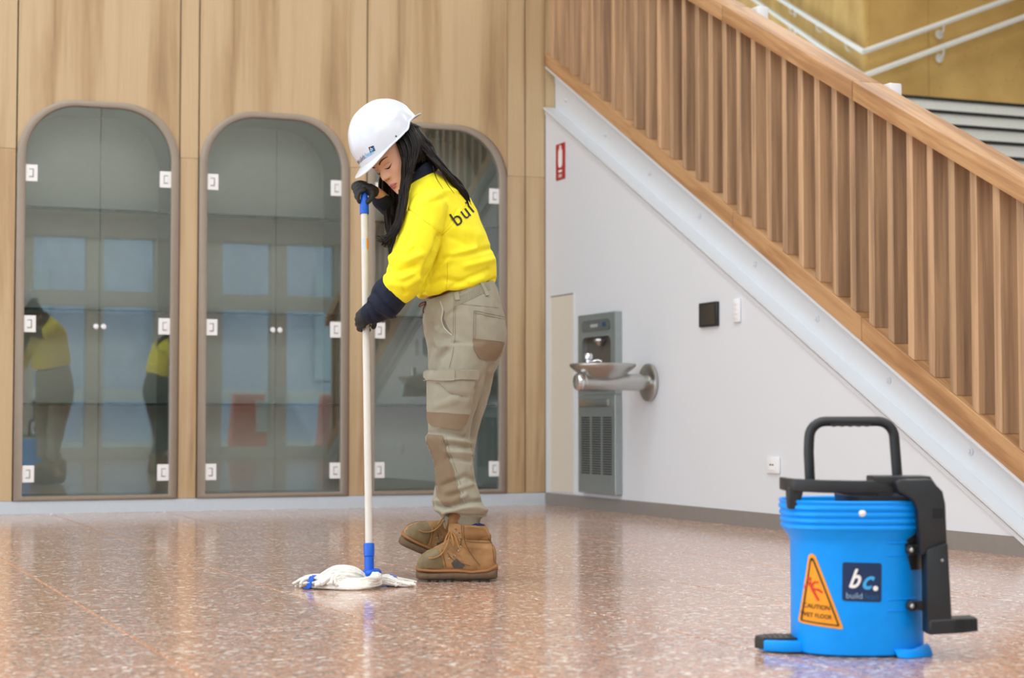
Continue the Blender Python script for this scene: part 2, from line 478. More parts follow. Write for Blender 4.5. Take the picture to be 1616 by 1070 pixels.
for a, b_ in [(-4.31, -3.357), (-4.42, -4.31), (-5.36, -4.42), (-6.42, -5.36), (-7.48, -6.42), (-8.54, -7.48), (-9.6, -8.54)]:
    board(a, b_, 0.077, 2.128); board(a, b_, 2.128, WALLTOP)
obj('panel', MB().box((0.0, 0.001, 2.56), (0.068, 0.02, WALLTOP)), M_PANEL, wall_back, smooth=None)
st('baseboard_back', MB().box((-9.6, -0.004, 0.0), (0.0, 0.02, 0.076)), M_PLINTH, bevel=0.002)

# ---- white wall under the stair
def z_sb(y): return 2.580 + 0.516 * y
def z_st(y): return 2.866 + 0.531 * y
def z_pt(y): return 2.951 + 0.5235 * y
def z_rb(y): return 3.885 + 0.505 * y
YB = -4.98
wr = MB().prism([(0.001, 0.0, 0.0), (0.001, YB, 0.0), (0.001, YB, z_sb(YB)), (0.001, 0.0, z_sb(0.0))], (0.06, 0, 0))
def ribbed():
    m, nt, b = nodes_of('white_ribbed_panel')
    tc = N(nt, 'ShaderNodeTexCoord'); b.inputs['Base Color'].default_value = (*lin((224, 228, 233)), 1); b.inputs['Roughness'].default_value = 0.5
    wv = N(nt, 'ShaderNodeTexWave', bands_direction='Y', i_Scale=12.0); nt.links.new(tc.outputs['Object'], wv.inputs['Vector'])
    bp = N(nt, 'ShaderNodeBump', i_Strength=0.06, i_Distance=0.003); nt.links.new(wv.outputs['Fac'], bp.inputs['Height']); nt.links.new(bp.outputs['Normal'], b.inputs['Normal'])
    return m
wall_right = st('wall_right', wr, ribbed(), smooth=None)
st('baseboard_right', MB().prism([(-0.004, -0.004, 0.0), (-0.004, YB + 0.0, 0.0), (-0.004, YB + 0.16, 0.078), (-0.004, -0.004, 0.078)], (0.012, 0, 0)), M_SKIRT, smooth=None)

# ---- shell out of sight: opposite glazed front, left wall, ceiling, stairwell walls
st('ceiling', MB().box((-9.6, -14.9, ROOM_H), (9.0, 17.0, ROOM_H + 0.2)), M_WHITE)
wl = MB().box((-9.8, -14.9, 0), (-9.6, 0.5, 0.25)).box((-9.8, -14.9, 4.6), (-9.6, 0.5, ROOM_H))
for y in (-14.9, -12.0, -9.0, -6.0, -3.0, -0.1): wl.box((-9.8, y - 0.0, 0.25), (-9.6, y + 0.22, 4.6))
st('wall_left', wl, M_WHITE)
wf = MB().box((-9.8, -15.1, 3.12), (9.0, -14.9, ROOM_H)).box((-9.8, -15.1, 0.0), (9.0, -14.9, 0.1)).box((-9.8, -15.1, 2.15), (9.0, -14.9, 2.36))
M_FACADE = plain('cream_frame', (214, 216, 206), 0.5, var=0.02)
st('wall_front', wf, M_FACADE)
x = -9.4; k = 0
while x < 8.8:
    k += 1
    ww = 0.72 if k % 3 else 0.5
    o = st('window_%d' % k, MB().box((x - 0.12, -15.08, 0.1), (x + 0.12, -14.92, 3.12)).box((x + 0.12, -15.04, 0.1), (x + ww + 0.12, -14.96, 0.16)), M_FACADE)
    obj('pane', MB().box((x + 0.12, -15.006, 0.1), (x + ww + 0.12, -14.994, 3.12)), M_GLASS, o, smooth=None)
    x += ww + 0.24
st('wall_far_right', MB().box((8.5, -14.9, 0), (8.7, 17, ROOM_H)), M_WHITE)
st('wall_stairwell', MB().box((0.01, 0.5, 0), (0.06, 17, ROOM_H)).box((0.0, 16.8, 0), (9.0, 17, ROOM_H)), M_WHITE)

# ---- ochre boards above the landing, meeting at an outward corner
LZ = 2.911
c0 = at(1366, 100, 16.0); c0.z = 0
wo = st('wall_landing', MB().box((c0.x + 0.2, c0.y + 0.031, LZ + 0.002), (8.49, c0.y + 0.3, ROOM_H)), M_DARK)
for a, b_ in ((c0.x, 5.005), (5.011, 6.2), (6.206, 7.4), (7.406, 8.49)):
    obj('panel', MB().box((a, c0.y, LZ), (b_, c0.y + 0.03, ROOM_H)), M_OCHRE, wo, smooth=None)
side = MB(); a0 = Vector(c0); L = 0.0
for seg in range(9):
    p = a0 + FW * (seg * 1.2 + (0.0 if seg == 0 else 0.003)); q = a0 + FW * (seg * 1.2 + 1.197)
    w = RT * 0.03
    mbp = MB().prism([p + UP * LZ, q + UP * LZ, q + UP * ROOM_H, p + UP * ROOM_H], w)
    obj('panel', mbp, M_OCHRE, wo, smooth=None)

# ================================================================== STAIR
stair = empty('staircase', (1.8, -2.5, 0), 'wide staircase with white risers, dark nosings and white steel side channel', 'staircase')
M_STEP = plain('white_speckled_step', (222, 222, 214), 0.5, var=0.08, scale=120)
M_TREAD = plain('grey_tread', (170, 168, 160), 0.5)
for k in range(0, 19):
    y = 0.211 - 0.2925 * k; z = LZ - 0.153 * k
    s = obj('step', MB().box((0.085, y, max(z - 0.33, 0.0)), (5.6, y + 0.2945, z - 0.022)), M_STEP, stair, smooth=None)
    obj('nosing', MB().box((0.085, y - 0.012, z - 0.022), (5.6, y + 0.05, z)), M_DARK, s, smooth=None)
    obj('tread', MB().box((0.085, y + 0.05, z - 0.022), (5.6, y + 0.2925 + (1.9 if k == 0 else 0), z)), M_TREAD, s, smooth=None)
obj('landing', MB().box((5.605, 0.211, LZ - 0.25), (8.49, c0.y - 0.6, LZ)), M_STEP, stair, smooth=None)
def slope_bar(mb, x0, x1, y0, y1, zb, zt, mi=0):
    return mb.loft([[Vector((x0, y, zb(y))), Vector((x1, y, zb(y))), Vector((x1, y, zt(y))), Vector((x0, y, zt(y)))] for y in (y0, y1)], True, mi)
ch = MB()
slope_bar(ch, 0.07, 0.082, -0.0, YB, z_sb, z_st)
slope_bar(ch, 0.0, 0.0705, -0.0, YB, lambda y: z_st(y) - 0.016, z_st)
slope_bar(ch, -0.02, 0.0705, -0.012, YB, lambda y: z_sb(y) + 0.002, lambda y: z_sb(y) + 0.016)
slope_bar(ch, -0.008, 0.0, -0.012, YB + 0.05, lambda y: z_sb(y) - 0.034, lambda y: z_sb(y) - 0.012)
string = obj('stringer', ch, M_STEELWHITE, stair, smooth=None, label='white steel channel along the side of the stair')
bolt_me = MB().lathe([(0.0, -0.02), (0.009, -0.018), (0.012, -0.008), (0.016, -0.007), (0.016, 0.0)], (0, 0, 0), (1, 0, 0), n=12).mesh('bolt'); bolt_me.materials.append(M_STEELWHITE)
for k in range(8):
    y = -0.178 - 0.604 * k; same('bolt', bolt_me, string, (0.07, y, z_st(y) - 0.155 + 0.006 * k))

# ================================================================== BALUSTRADE
bal = empty('stair_balustrade', (0.05, -2.5, 1.55), 'oak balustrade of close upright fins sloping down the stair beside white wall', 'balustrade')
pj = [-0.004, -1.274, -2.487, -3.686, -4.94]
for a, b_ in zip(pj, pj[1:]):
    mb = slope_bar(MB(), -0.004, 0.135, a - 0.003, b_ + 0.003, lambda y: z_st(y) + 0.001, z_pt)
    obj('bottom_rail', mb, M_RAIL, bal, org=(0.0, b_, 0.3 * a), bevel=0.003, smooth=None)
rj = [-0.004, -1.2, -2.432, -3.667, -4.94]
for a, b_ in zip(rj, rj[1:]):
    mb = slope_bar(MB(), -0.03, 0.13, a - 0.0025, b_ + 0.0025, z_rb, lambda y: z_rb(y) + 0.092)
    obj('handrail', mb, M_RAIL, bal, org=(0.0, b_, 0.3 * a), bevel=0.005, segs=2)
for k in range(-6, 29):
    y = -4.351 + 0.1525 * k
    if y > -0.03: break
    if y < -4.86: continue
    y2 = y - 0.045
    mb = MB().loft([[Vector((xx, yy, z(yy))) for xx, yy in ((0.004, y), (0.004, y2), (0.12, y2), (0.12, y))] for z in (lambda q: z_pt(q) + 0.0006, lambda q: z_rb(q) - 0.0006)])
    obj('baluster', mb, M_FIN, bal, org=(0.06, y - 0.0225, z_pt(y)), bevel=0.002, smooth=None)
for px, py in ((1199, 13), (1407, 134)):
    p = on_x(px, py, 0.20)
    obj('post', MB().box((0.155, p.y - 0.05, z_pt(p.y) - 0.4), (0.225, p.y + 0.05, p.z)), M_SHELLWHITE, bal, bevel=0.008, segs=2, label='white steel post behind the oak handrail')

# ---- two white wall handrails on the ochre boards
def wall_rail(py, label):
    p = at(1366, py, 15.92)
    t = empty('wall_handrail', p, label, 'handrail', 'white handrails on the ochre wall')
    off_r = Vector((0, -0.07, 0)); off_l = RT * -0.07
    corner = p + off_r * 0.6 + off_l * 0.6
    r_end = p + Vector((4.0, 0, 0)) + off_r; r_end.z = p.z + 4.0 * 0.455 * 0.86
    q = p + FW * 9.0; q.z = p.z + 9.0 * 0.335; l_end = q + off_l
    obj('rail', MB().tube([l_end, corner + (l_end - corner) * 0.006, corner, corner + (r_end - corner) * 0.01, r_end], 0.024, n=14), M_RAILW, t)
    for base, along, wall, ts in ((corner, r_end - corner, Vector((0, 1, 0)), (0.21, 0.545, 0.88)), (corner, l_end - corner, RT, (0.09, 0.26, 0.45, 0.7))):
        for u in ts:
            c = base + along * u
            obj('bracket', MB().tube([c - UP * 0.02, c - UP * 0.075 + wall * 0.005, c - UP * 0.095 + wall * 0.03, c - UP * 0.095 + wall * 0.066], 0.009, n=8).lathe([(0.04, 0), (0.04, 0.008), (0.036, 0.012)], c - UP * 0.095 + wall * 0.068, -wall, n=16), M_RAILW, t)
M_RAILW = plain('pale_grey_rail', (205, 202, 192), 0.35, var=0.02)
wall_rail(83, 'upper of two pale handrails bending around the ochre wall corner')
wall_rail(121, 'lower of two pale handrails bending around the ochre wall corner')

# ================================================================== DISPLAY CABINETS
hinge_mb = MB().box((-0.034, -0.006, -0.049), (0.034, 0.012, 0.049), 0)
hinge_mb.box((-0.012, -0.008, -0.026), (0.016, -0.0055, 0.026), 1).box((-0.006, -0.0095, -0.02), (0.017, -0.0075, 0.02), 0)
hinge_r = hinge_mb.mesh('hinge', bevel=0.0015, smooth=None)
hinge_l = MB(); hinge_l.v = [Vector((-p.x, p.y, p.z)) for p in hinge_mb.v]; hinge_l.f = hinge_mb.f; hinge_l.m = hinge_mb.m
hinge_l = hinge_l.mesh('hinge', bevel=0.0015, smooth=None)
M_HINGEGREY = plain('hinge_grey', (120, 122, 122), 0.4)
for me in (hinge_r, hinge_l): me.materials.append(M_WHITEHI); me.materials.append(M_HINGEGREY)
knob_me = MB().lathe([(0.006, 0.0), (0.006, 0.012), (0.014, 0.016), (0.017, 0.022), (0.014, 0.029), (0.0, 0.031)], (0, 0, 0), (0, -1, 0), n=20).mesh('knob'); knob_me.materials.append(M_SHELLWHITE)
CAB_LABELS = ['leftmost of the three arched glass display cabinets, reflecting the mopping figure',
              'middle arched glass display cabinet, reflecting orange barriers outside',
              'arched glass display cabinet behind the woman in the yellow shirt']
def cabinet(a, b_, label):
    t = empty('display_cabinet', ((a + b_) / 2, 0.0, 0.078), label, 'cabinet', 'arched cabinets in the timber wall')
    g, fw = 0.003, 0.052
    zo, zi, top = 0.078, 0.104, 2.437
    outer = arch(a + g, b_ - g, zo, top - 0.002, FR - 0.002); inner = arch(a + fw, b_ - fw, zi, top - 0.036, FR - 0.04)
    V = lambda P, y: [Vector((x, y, z)) for x, z in P]
    obj('frame', MB().ringprism(V(outer, -0.012), V(inner, -0.012), (0, 0.045, 0)), M_TAUPE, t, bevel=0.0015, smooth=50)
    tun = arch(a + fw + 0.0005, b_ - fw - 0.0005, zi + 0.0005, top - 0.0365, FR - 0.0405)
    tun_o = arch(a + fw - 0.014, b_ - fw + 0.014, zi - 0.014, top - 0.022, FR - 0.026)
    obj('carcass', MB().ringprism(V(tun_o, 0.034), V(tun, 0.034), (0, 0.345, 0)), M_INTERIOR, t, smooth=50)
    obj('back_panel', MB().prism(V(tun_o, 0.38), (0, 0.014, 0)), M_INTERIOR, t, smooth=None)
    xm = (a + b_) / 2 + 0.008
    for z in (0.64, 1.197, 1.794):
        s = MB().box((a + fw + 0.004, 0.034, z - 0.008), (b_ - fw - 0.004, 0.36, z + 0.008), 0)
        s.box((a + fw + 0.004, 0.0315, z - 0.008), (b_ - fw - 0.004, 0.0338, z + 0.008), 1)
        obj('shelf', s, [M_GREENGLASS, M_GLASSEDGE], t, smooth=None)
    dz0, dz1 = zi + 0.004, top - 0.04
    full = arch(a + fw + 0.003, b_ - fw - 0.003, dz0, dz1, FR - 0.043)
    n = len(full) // 2
    left = full[:n] + [(xm - 0.0025, dz1), (xm - 0.0025, dz0)]
    right = [(xm + 0.0025, dz0), (xm + 0.0025, dz1)] + full[n:]
    for P, me, hx, kx in ((left, hinge_l, a + fw + 0.034, xm - 0.022), (right, hinge_r, b_ - fw - 0.034, xm + 0.022)):
        d = obj('door', MB().prism(V(P, 0.004), (0, 0.008, 0)), M_GLASS, t, smooth=None)
        for z in (1.99, 1.107, 0.234): same('hinge', me, d, (hx, 0.0, z))
        same('knob', knob_me, d, (kx, 0.003, 1.097))
    return t
for (a, b_), lb in zip(BAYS, CAB_LABELS): cabinet(a, b_, lb)

# ================================================================== THINGS ON THE WHITE WALL
def wbox(mb, y0, y1, z0, z1, d0, d1, mi=0): return mb.box((-d1, min(y0, y1), z0), (-d0, max(y0, y1), z1), mi)
t = empty('access_panel', (0.0, -0.28, 0.085), 'tall cream access panel in the white wall beside the timber corner', 'panel')
obj('leaf', wbox(MB(), -0.098, -0.455, 0.088, 1.338, 0.0, 0.004), M_CREAM, t, bevel=0.001, smooth=None)
obj('edge_trim', wbox(wbox(MB(), -0.088, -0.098, 0.085, 1.345, 0.0, 0.007), -0.455, -0.468, 0.085, 1.345, 0.0, 0.007), M_WHITE, t, smooth=None)
obj('top_shadow_strip', wbox(MB(), -0.095, -0.46, 1.3385, 1.345, 0.0, 0.006), M_SKIRT, t, smooth=None)  # grey strip stands in for the shadow along the panel top

# fire extinguisher location sign
t = empty('fire_sign', (0.0, -0.25, 2.087), 'small red and white fire extinguisher sign high on the white wall', 'sign')
M_RED = plain('sign_red', (176, 12, 26), 0.4, var=0.02)
obj('plate', wbox(MB(), -0.18, -0.322, 2.085, 2.318, 0.0, 0.004), M_RED, t, bevel=0.001, smooth=None)
def rrect(cy, cz, hw, hh, r, n=6):
    P = []
    for sx, sz, a0 in ((1, 1, 0), (-1, 1, 90), (-1, -1, 180), (1, -1, 270)):
        for k in range(n + 1):
            a = math.radians(a0 + 90 * k / n); P.append((cy + sx * (hw - r) + r * math.cos(a), cz + sz * (hh - r) + r * math.sin(a)))
    return P
mb = MB().prism([(-0.0055, y, z) for y, z in rrect(-0.252, 2.224, 0.03, 0.062, 0.026)], (0.0016, 0, 0))
mb.prism([(-0.0055, y, z) for y, z in rrect(-0.252, 2.293, 0.014, 0.012, 0.006)], (0.0016, 0, 0))
mb.prism([(-0.0055, y, z) for y, z in rrect(-0.252, 2.140, 0.026, 0.007, 0.004)], (0.0016, 0, 0))
obj('extinguisher_symbol', mb, M_WHITEHI, t, smooth=None, label='white extinguisher symbol')
def wall_text(name, s, size, cy, cz, depth, mat, parent, bold=0.0):
    vs, fs = text2d(s, size, bold=bold); mb = MB()
    mb.add([(-depth, cy - v.x, cz + v.y) for v in vs], fs); return obj(name, mb, mat, parent, smooth=None, label='lettering ' + s)
wall_text('lettering', 'FIRE', 0.03, -0.252, 2.108, 0.0049, M_WHITEHI, t, 0.0006)

# touch screen, light switch, outlet
t = empty('touch_panel', (0.0, -2.23, 1.05), 'black framed touch screen mounted on the white wall', 'screen')
obj('bezel', wbox(MB(), -2.133, -2.332, 1.047, 1.178, 0.0, 0.018), M_BLACK, t, bevel=0.003)
M_SCREEN = plain('dark_screen', (46, 44, 42), 0.08, var=0.02)
obj('display', wbox(MB(), -2.15, -2.315, 1.06, 1.166, 0.0181, 0.0189), M_SCREEN, t, smooth=None)
t = empty('light_switch', (0.0, -2.53, 1.056), 'white narrow light switch right of the black touch screen', 'switch')
obj('plate', wbox(MB(), -2.497, -2.567, 1.056, 1.18, 0.0, 0.014), M_SHELLWHITE, t, bevel=0.004, segs=2)
for k in range(4): obj('button', wbox(MB(), -2.517, -2.545, 1.074 + 0.024 * k, 1.09 + 0.024 * k, 0.0138, 0.0175), M_SHELLWHITE, t, bevel=0.002)
t = empty('power_outlet', (0.0, -2.89, 0.28), 'white wall outlet low on the white wall behind the blue bucket', 'outlet')
obj('plate', wbox(MB(), -2.829, -2.952, 0.28, 0.362, 0.0, 0.013), M_SHELLWHITE, t, bevel=0.004, segs=2)
obj('socket', wbox(wbox(MB(), -2.868, -2.882, 0.319, 0.327, 0.0128, 0.0136), -2.890, -2.904, 0.319, 0.327, 0.0128, 0.0136), M_BLACK, t, smooth=None)
obj('rocker', wbox(MB(), -2.865, -2.91, 0.296, 0.309, 0.0128, 0.016), M_WHITEHI, t, bevel=0.001)

# drinking fountain
t = empty('drinking_fountain', (-0.02, -0.88, 0.104), 'stainless bottle filler and drinking fountain with round basin on white wall', 'fountain')
FY0, FY1, FZ0, FZM, FZ1, FD = -0.614, -1.141, 0.104, 0.70, 1.19, 0.045
cy, hw = (FY0 + FY1) / 2, (FY0 - FY1) / 2
alc = rrect(cy, 0.885, 0.205, 0.165, 0.045)
X3 = lambda P, x: [Vector((x, y, z)) for y, z in P]
outer2 = []
for q, (Y, Z) in enumerate(((FY0, FZ1), (FY1, FZ1), (FY1, FZM), (FY0, FZM))):
    for k in range(7):
        y, z = alc[q * 7 + k]; first = k < 3
        if k == 3: outer2.append((Y, Z))
        elif first == (q % 2 == 0): outer2.append((Y, z))
        else: outer2.append((y, Z))
obj('filler_panel', MB().ringprism(X3(outer2, -FD), X3(alc, -FD), (FD, 0, 0)), M_SSDARK, t, smooth=30)
obj('alcove', MB().prism(X3(rrect(cy, 0.885, 0.207, 0.167, 0.045), -0.008), (0.006, 0, 0)), plain('dark_alcove', (104, 98, 90), 0.4, metal=0.4), t, smooth=None)
obj('display_strip', MB().prism(X3(rrect(cy, 1.118, 0.2, 0.035, 0.03), -FD - 0.004), (0.004, 0, 0)), plain('grey_display', (112, 116, 116), 0.3, metal=0.4), t)
obj('indicator', MB().prism(X3(rrect(cy - 0.12, 1.12, 0.026, 0.014, 0.012), -FD - 0.006), (0.002, 0, 0)), plain('blue_indicator', (40, 70, 110), 0.3), t, label='blue indicator')
obj('readout', MB().prism(X3(rrect(cy + 0.02, 1.118, 0.05, 0.009, 0.004), -FD - 0.006), (0.002, 0, 0)), plain('pale_readout', (176, 182, 182), 0.4), t)
obj('nozzle', MB().lathe([(0.034, 0.0), (0.036, -0.012), (0.026, -0.026), (0.018, -0.04)], (-0.036, cy - 0.03, 1.035), (0, 0, 1), n=20), M_SS, t)
lp = obj('grille_panel', wbox(MB(), FY0, FY1, FZ0, FZM - 0.002, 0.0, FD), M_SSDARK, t, bevel=0.002, smooth=None)
obj('drip_ledge', wbox(MB(), cy + 0.22, cy - 0.2, 0.628, 0.672, FD, FD + 0.02), M_SS, t, bevel=0.006, segs=2)
slot_me = MB().box((-FD - 0.0012, -0.062, -0.0042), (-FD + 0.0, 0.062, 0.0042)).mesh('slot', smooth=None); slot_me.materials.append(M_DARK)
for c in (0.155, 0.0, -0.155):
    for k in range(24): same('slot', slot_me, lp, (0.0, cy + c, 0.225 + 0.0146 * k))
# arm from a wall flange carrying the basin
ay, az = -1.512, 0.762
obj('flange', MB().lathe([(0.104, 0.0), (0.108, 0.004), (0.108, 0.02), (0.1, 0.026), (0.0, 0.026)], (0.0, ay, az), (-1, 0, 0), n=48), M_SS, t)
endp = on_y(909, 603, ay)
obj('arm', MB().tube([(-0.02, ay, az), (endp.x + 0.03, ay, az)], 0.048, n=36), M_SS, t)
obj('end_cap', MB().lathe([(0.0485, 0.0), (0.05, 0.004), (0.05, 0.02), (0.043, 0.03), (0.0, 0.033)], (endp.x + 0.03, ay, az), (-1, 0, 0), n=36).lathe([(0.051, 0), (0.051, 0.004)], (endp.x + 0.045, ay, az), (1, 0, 0), n=36), M_CHROME, t)
bc = on_y(951, 577, ay); br = (on_y(1002, 577, ay) - on_y(900, 577, ay)).length / 2 * 0.93
bz = bc.z
obj('basin', MB().lathe([(0.02, -0.085), (br * 0.33, -0.083), (br * 0.62, -0.062), (br * 0.86, -0.028), (br * 0.99, -0.006), (br, 0.0), (br, 0.008), (br * 0.97, 0.011), (br * 0.9, 0.006), (br * 0.7, -0.02), (br * 0.4, -0.045), (0.0, -0.052)], (bc.x, ay, bz), (0, 0, 1), n=56), M_SS, t)
sp = on_y(931, 562, ay - 0.0)
obj('spout', MB().lathe([(0.022, -0.03), (0.022, 0.0), (0.016, 0.006), (0.016, 0.02), (0.023, 0.024), (0.025, 0.045), (0.018, 0.056), (0.0, 0.058)], (sp.x, ay + 0.02, bz + 0.012), (0, 0, 1), n=22).tube([(sp.x + 0.015, ay + 0.02, bz + 0.02), (sp.x + 0.05, ay + 0.0, bz + 0.03), (sp.x + 0.07, ay - 0.01, bz + 0.022)], 0.008, n=10), M_CHROME, t)

# ================================================================== MOP BUCKET (own frame: x to the right of the picture, y away, z up)
M_BLUE = plain('bright_blue_plastic', (0, 154, 252), 0.42, var=0.03, bump=0.05, bscale=400, spec=0.3)
M_ORANGE = plain('sticker_orange', (250, 160, 12), 0.4, var=0.02)
M_STKBLACK = plain('sticker_dark', (60, 44, 16), 0.5)
M_STKRED = plain('sticker_red', (216, 50, 20), 0.5)
M_NAVYSTK = plain('sticker_navy', (14, 44, 88), 0.35, var=0.02)
M_LTBLUE = plain('letter_light_blue', (64, 176, 240), 0.4)
bk_loc = on_z(1352, 1026.5, 0.0)
bucket = empty('mop_bucket', bk_loc, 'blue mop bucket with black wringer lever standing on the terrazzo floor', 'bucket')
bucket.rotation_euler = (0, 0, -YAW)
DBK = (bk_loc - CAMLOC).dot(FW)
KB = DBK / F
def bx(px): return (px - 1352) * KB
def bz(py): return max(HC + (662 - py) * KB, 0.001)
def bobj(name, mb, mats, parent=None, bevel=0.0, segs=1, smooth=40, label=None):
    me = mb.mesh(name, Vector((0, 0, 0)), bevel, segs, smooth) if isinstance(mb, MB) else mb
    for m in (mats if isinstance(mats, (list, tuple)) else [mats]): me.materials.append(m)
    o = bpy.data.objects.new(name, me); COL.objects.link(o); o.parent = parent if parent is not None else bucket
    if label: o['label'] = label
    return o
def sring(a, b, z, n=64, e=2.5, cx=0.0, cy=0.0):
    P = []
    for j in range(n):
        t = 2 * math.pi * j / n; c, s_ = math.cos(t), math.sin(t)
        P.append(Vector((cx + a * math.copysign(abs(c) ** (2 / e), c), cy + b * math.copysign(abs(s_) ** (2 / e), s_), z)))
    return P
mb = MB()
prof = [(0.142, 0.134, 0.0), (0.152, 0.145, 0.006), (0.154, 0.147, 0.02), (0.1535, 0.1465, 0.14), (0.154, 0.147, 0.262), (0.158, 0.15, 0.276), (0.17, 0.16, 0.292)]
for k in range(4):
    z = 0.297 + 0.0155 * k; e = 0.0015 * k
    prof += [(0.173 + e, 0.162 + e, z), (0.1765 + e, 0.1655 + e, z + 0.003), (0.1765 + e, 0.1655 + e, z + 0.009), (0.173 + e, 0.162 + e, z + 0.0125)]
prof += [(0.179, 0.168, 0.36), (0.181, 0.17, 0.364), (0.178, 0.167, 0.367), (0.172, 0.161, 0.364), (0.166, 0.155, 0.3), (0.148, 0.141, 0.26), (0.146, 0.139, 0.03), (0.1, 0.1, 0.022)]
rings = [sring(a, b * 0.93, z * 0.985, n=96) for a, b, z in prof]
mb.loft(rings)
body = bobj('body', mb, M_BLUE, smooth=50)
bw = bvh_of(body.data)
def on_bucket(px, py, off=0.0012, dir=(0, 1, 0)):
    o = Vector((bx(px), -1.0, bz(py))); h = bw.ray_cast(o, Vector(dir))
    if h[0] is None: h = bw.find_nearest(Vector((bx(px), -0.15, bz(py))))
    return h[0] + h[1] * off
def bsticker(name, poly, step, off, mats, parent, label=None):
    vs, fs = grid_fill(poly, step); mb = MB(); mb.add([on_bucket(v.x, v.y, off) for v in vs], fs)
    return bobj(name, mb, mats, parent, label=label)
def round_poly(P, r, n=5):
    out = []; k = len(P)
    for i in range(k):
        a, b, c = Vector(P[i - 1]), Vector(P[i]), Vector(P[(i + 1) % k])
        u = (a - b).normalized(); w = (c - b).normalized()
        p, q = b + u * r, b + w * r
        for t in range(n + 1):
            t /= n; out.append(tuple((1 - t) ** 2 * p + 2 * t * (1 - t) * b + t * t * q))
    return out
def btext(name, s, size, cx, cy, off, mat, parent, shear=0.0, bold=0.0, rot=0.0, squeeze=1.0):
    vs, fs = text2d(s, size, shear, bold); c, sn = math.cos(rot), math.sin(rot); mb = MB()
    mb.add([on_bucket(cx + (v.x * c + v.y * sn) * squeeze, cy + v.x * sn - v.y * c, off) for v in vs], fs)
    return bobj(name, mb, mat, parent, smooth=None, label='lettering ' + s)
tri = bsticker('caution_sticker', round_poly([(1268.5, 868), (1276, 868), (1316, 981), (1255, 975)], 5), 3, 0.0012, M_ORANGE, body, 'orange triangular caution sticker')
# dark inner border as a thin band
def dense(P, k=8): return [tuple(Vector(P[i]).lerp(Vector(P[(i + 1) % len(P)]), j / k)) for i in range(len(P)) for j in range(k)]
o_t = round_poly([(1270.5, 874), (1274.5, 874), (1310.5, 976.5), (1258, 972)], 3); i_t = round_poly([(1271.5, 878), (1273.5, 878), (1307.3, 974.2), (1260.2, 970)], 2)
o_t, i_t = dense(o_t), dense(i_t); mb = MB(); n = len(o_t)
mb.add([on_bucket(x, y, 0.0026) for x, y in o_t] + [on_bucket(x, y, 0.0026) for x, y in i_t], [(i, (i + 1) % n, n + (i + 1) % n, n + i) for i in range(n)])
bobj('border', mb, M_STKBLACK, body)
fig = MB()
for P, r in (([(1269.5, 905), (1269.5, 908)], 2.1), ([(1270, 912), (1274, 924), (1281, 938)], 1.7), ([(1272, 916), (1276, 911), (1281, 911)], 1.2), ([(1270, 914), (1265, 917), (1264, 921)], 1.2), ([(1274, 922), (1281, 922), (1286, 926)], 1.5)):
    for i in range(len(P) - 1):
        a, b = Vector(P[i]), Vector(P[i + 1]); d = (b - a).normalized(); nrm = Vector((-d.y, d.x)) * r; a -= d * r * 0.6; b += d * r * 0.6
        q = [a + nrm, b + nrm, b - nrm, a - nrm]
        fig.add([on_bucket(p.x, p.y, 0.0028) for p in q], [(0, 1, 2, 3)])
bobj('slipping_figure', fig, M_STKRED, body, smooth=None)
btext('lettering', 'CAUTION', 9.6, 1279, 948.5, 0.0032, M_STKBLACK, body, bold=0.12, rot=0.06, squeeze=0.83)
btext('lettering', 'WET FLOOR', 9.2, 1279, 962, 0.0032, M_STKBLACK, body, bold=0.12, rot=0.06, squeeze=0.78)
bsticker('logo_sticker', round_poly([(1315, 879), (1374, 880.5), (1373, 939.5), (1314, 937.5)], 4), 3, 0.0012, M_NAVYSTK, body, 'navy square logo sticker')
btext('lettering', 'b', 40, 1331, 905, 0.0032, M_WHITEHI, body, shear=0.42, bold=0.9, rot=0.03, squeeze=0.8)
btext('lettering', 'c', 40, 1349.5, 907, 0.0032, M_LTBLUE, body, shear=0.42, bold=0.9, rot=0.03, squeeze=0.9)
btext('lettering', '.', 46, 1364, 907, 0.0032, M_WHITEHI, body, bold=1.2)
btext('lettering', 'build', 13, 1332, 930, 0.0032, plain('pale_letter', (150, 178, 205), 0.5), body, rot=0.03)
btext('lettering', 'clean', 13, 1355.5, 931, 0.0032, plain('dim_blue_letter', (34, 96, 146), 0.5), body, rot=0.03)
bobj('rivet', MB().lathe([(0.0085, 0.0), (0.0085, 0.002), (0.004, 0.006), (0.0, 0.0065)], on_bucket(1343, 804, 0.0), (0, -1, 0), n=18), M_SHELLWHITE)
for py in (850, 869, 936, 953):
    bobj('rib', MB().tube([on_bucket(px, py, 0.0) for px in range(1383, 1437, 8)], 0.0022, n=6), M_BLUE, body)
bobj('pouring_foot', MB().loft([[Vector(p) for p in q] for q in (
    [(bx(1391), -0.135, bz(1012)), (bx(1391), -0.13, bz(1009)), (bx(1405), -0.128, 0.0), (bx(1396), -0.14, 0.0)],
    [(bx(1420), -0.132, bz(1013)), (bx(1420), -0.12, bz(1011)), (bx(1420), -0.12, 0.0), (bx(1409), -0.157, 0.0)],
    [(bx(1454), -0.09, bz(1008)), (bx(1454), -0.06, bz(1006)), (bx(1455), -0.05, 0.0), (bx(1456), -0.11, 0.0)])]), M_BLUE, body, bevel=0.003)
